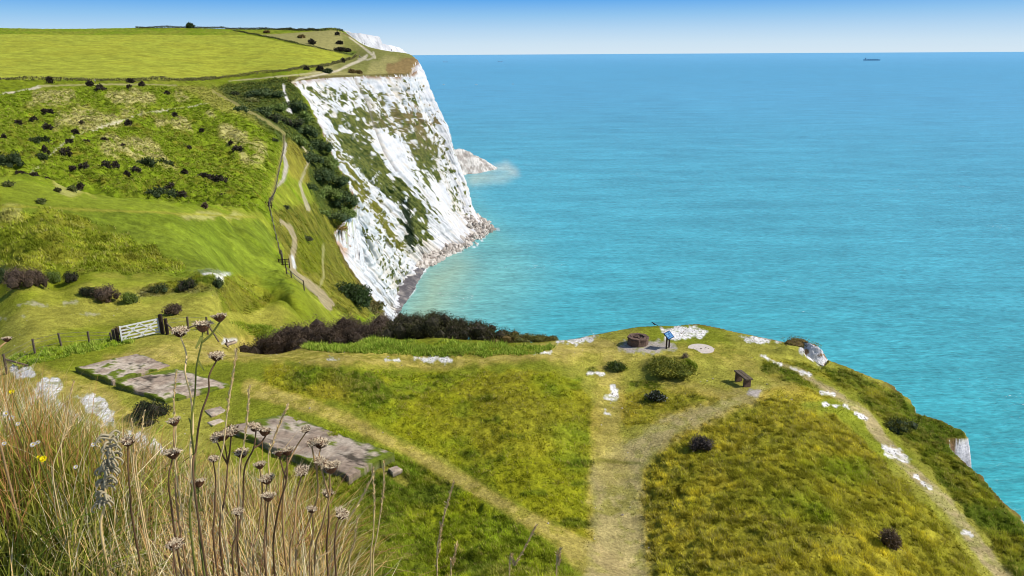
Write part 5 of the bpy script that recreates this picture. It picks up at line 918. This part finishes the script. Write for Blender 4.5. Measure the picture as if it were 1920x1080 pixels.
seedplant([(487,868,11,.2)], [(487,878),(488,920),(485,990),(480,1060)], 1.75, 'seed head above the tall straw stalks left of centre')
seedplant([(500,894,14,0)], [(500,906),(499,950),(497,1010),(495,1070)], 1.75, 'pale rimmed seed head over the darker open one')
seedplant([(503,927,13,.1)], [(503,938),(500,980),(497,1060)], 1.7, 'dark funnel shaped seed head lowest in its column')
seedplant([(615,922,11,.1)], [(615,932),(612,970),(608,1060)], 1.7, 'round brown seed head under the largest pale one')
seedplant([(641,960,14,.6)], [(636,968),(634,1000),(628,1070)], 1.6, 'nodding pale seed head furthest to the right')
seedplant([(585,952,10,.1)], [(585,960),(588,1000),(580,1070)], 1.65, 'reddish brown seed head left of the nodding one')
seedplant([(372,900,13,.4)], [(372,910),(378,950),(380,1040)], 1.8, 'ragged white seed head beside the tall green stem', M_gstem, 8)
seedplant([(328,1017,14,.2)], [(328,1028),(330,1070)], 1.5, 'open daisy like dry head near the lower edge')
seedplant([(446,957,10,.1)], [(446,965),(445,1000),(440,1060)], 1.7, 'small pinkish dry head low among the stalks')
seedplant([(240,824,13,0)], [(240,836),(243,880),(246,930),(248,980)], 2.2, 'pinkish brown seed head beside the grey plant')
# straw stalks standing apart on the right
def stalk(pts, dist, label, earlen=.3, w_=.0022):
    pr = [G(a, b, dist) for a, b in pts]; bx, by = pr[-1][0], pr[-1][1]; base = np.array([bx, by, min(pr[-1][2]-.01, float(H(bx, by)[0])-.02)]); pr.append(base); e = empty('grass_stalk', Vector(base), label, 'grass stalk', 'single dry grass stalks on the near bank'); v, f = tube(np.array(pr[::-1])-base, w_, w_*.6, 5); mesh('stem', v, [f], M_strw, None, e, True)
    P = CR(np.array(pr), 14)-base; L_ = np.r_[0, np.cumsum(np.linalg.norm(np.diff(P, axis=0), axis=1))]; k = np.where(L_ < earlen*L_[-1]*.6)[0]; q = np.repeat(P[k], 5, 0); rs_ = np.random.default_rng(int(pts[0][0])); d = np.tile(P[0]-P[max(2, len(k)-1)], (len(q), 1)); d /= np.linalg.norm(d[0]); v, f, c = leaves(q, d*3, .010, 3, np.ones((len(q), 3)), rs_); mesh('seed_ear', v, [f], M_strw, None, e)
for pts, dist, lb in (([(851,905),(838,950),(826,1000),(820,1080)],1.7,'thick dry stalk right of the dried flowers'),([(826,985),(824,1030),(820,1090)],1.7,'shorter dry stalk left of the thick one'),([(1003,988),(985,1025),(965,1060),(955,1090)],1.6,'dry stalk leaning right over the diagonal path'),
    ([(1050,1032),(1048,1060),(1043,1090)],1.6,'short dry stalk rising at the lower edge centre'),([(856,1022),(850,1060),(846,1090)],1.7,'thin short stalk just right of the thick one'),([(699,880),(702,940),(700,1000),(696,1080)],1.7,'upright thin stalk over the slab corner'),
    ([(720,868),(718,930),(708,1000),(700,1080)],1.7,'second upright thin stalk over the slab corner'),([(701,888),(680,930),(650,980),(620,1030),(590,1080)],1.65,'long bent straw crossing the dried flowers'),([(443,660),(436,710),(428,760),(420,830),(412,930)],1.8,'long pale stalk above the strip between the slabs'),
    ([(467,728),(464,780),(458,830),(450,930)],1.8,'feathery stalk near the small concrete strip'),([(538,762),(527,790),(512,830),(505,900)],1.9,'dark flowering grass ear above the lower slab'),([(270,775),(262,840),(258,900)],2.2,'stalk in front of the dark bramble'),([(247,790),(252,840),(254,900)],2.2,'stalk left of the dark bramble'),
    ([(330,700),(326,760),(330,820),(332,900)],2.0,'thin stalk rising through the pale seed head'),([(138,716),(130,750),(122,800),(116,860)],2.8,'dark leaning grass ear at the chalk scrapes'),([(149,775),(130,800),(112,840),(100,900)],2.6,'second dark leaning ear below the chalk scrapes'),([(670,970),(664,1020),(655,1080)],1.7,'thin stalk right of the nodding seed head')):
    stalk(pts, dist, lb)
# grey woolly plant, yellow and white flowers
pr = [G(a, b, 2.3) for a, b in ((205,815),(206,850),(200,880),(198,910),(196,950),(190,1000))]; bx, by = pr[-1][0], pr[-1][1]; base = np.array([bx, by, float(H(bx, by)[0])]); pr.append(base); e = empty('grey_plant', Vector(base), 'grey woolly plant with curled leaves standing among the straw', 'plant')
v, f = tube(np.array(pr[::-1])-base, .0045, .003); mesh('stem', v, [f], M_strw, None, e, True)
rs_ = np.random.default_rng(5); P = CR(np.array(pr[:5]), 20)-base; Vs = []; Fs = []; o_ = 0
for k in range(90):
    q = P[rs_.integers(0, len(P)-1)]; a = rs_.uniform(0, 6.28); L_ = rs_.uniform(.016, .038); c1 = q+np.array([math.cos(a)*L_*.6, math.sin(a)*L_*.6, L_*.25]); c2 = q+np.array([math.cos(a)*L_, math.sin(a)*L_, -L_*.15]); c3 = q+np.array([math.cos(a)*L_*.85, math.sin(a)*L_*.85, -L_*.45]); v, f = tube([q, c1, c2, c3], .0045, .002, 5); Vs.append(v); Fs.append(f+o_); o_ += len(v)
mesh('leaves', np.concatenate(Vs), [np.concatenate(Fs)], M_grey, None, e, True)
def flower(px, py, dist, rpx, m, label, cat='flower', petals=12):
    t = G(px, py, dist); k = rpx/float(pxm(t)); bx, by = t[0], t[1]; base = np.array([bx, by, float(H(bx, by)[0])]); e = empty('wild_flower', Vector(base), label, cat); v, f = tube(np.array([base, (base+t)/2+[.01, .01, 0], t])-base, .003, .0018, 5); mesh('stem', v, [f], M_gstem, None, e, True)
    V = []; Q = []
    for lay_ in range(2):
        for j in range(petals):
            a = 6.283*(j+.5*lay_)/petals; ca, sa = math.cos(a), math.sin(a); r = k*(1-.3*lay_); w_ = k*.22; o = len(V); z = .1*k+lay_*.25*k; V += [(.15*k*ca, .15*k*sa, 0), (.6*r*ca-w_*sa, .6*r*sa+w_*ca, z), (r*ca, r*sa, z*1.4), (.6*r*ca+w_*sa, .6*r*sa-w_*ca, z)]; Q.append([o, o+1, o+2, o+3])
    o = mesh('petals', np.array(V), [np.array(Q)], m, None, e); o.location = Vector(t-base); o.rotation_euler = (.5, 0, 0)
    bm = bmesh.new(); bmesh.ops.create_icosphere(bm, subdivisions=1, radius=k*.3); c = at0(bm, 'flower_centre', M_yel, e, True); c.location = Vector(t-base)+Vector((0, 0, .1*k))
for px, py, d_, r_, m_, lb in ((22,735,3.4,6,M_yel,'upper yellow flower in the dry grass at the left edge'),(81,861,2.6,8,M_yel,'larger yellow flower low in the green grass'),(72,857,2.7,4,M_yel,'small yellow flower touching the larger one'),
    (12,776,3.2,7,M_wht,'upper white flower at the left edge'),(22,784,3.1,6,M_wht,'white flower just under the upper white one'),(62,834,2.8,6,M_wht,'left white flower above the yellow pair'),(71,830,2.9,5,M_wht,'right white flower above the yellow pair'),(8,832,2.8,5,M_wht,'lone white flower at the left edge beside the straw'),
    (175,834,2.6,5,M_wht,'single white flower left of the grey plant'),(142,876,2.5,5,M_wht,'cream flower between the yellow pair and the grey plant'),(34,795,3.,5,M_wht,'small white flower right of the left edge pair')): flower(px, py, d_, r_, m_, lb)
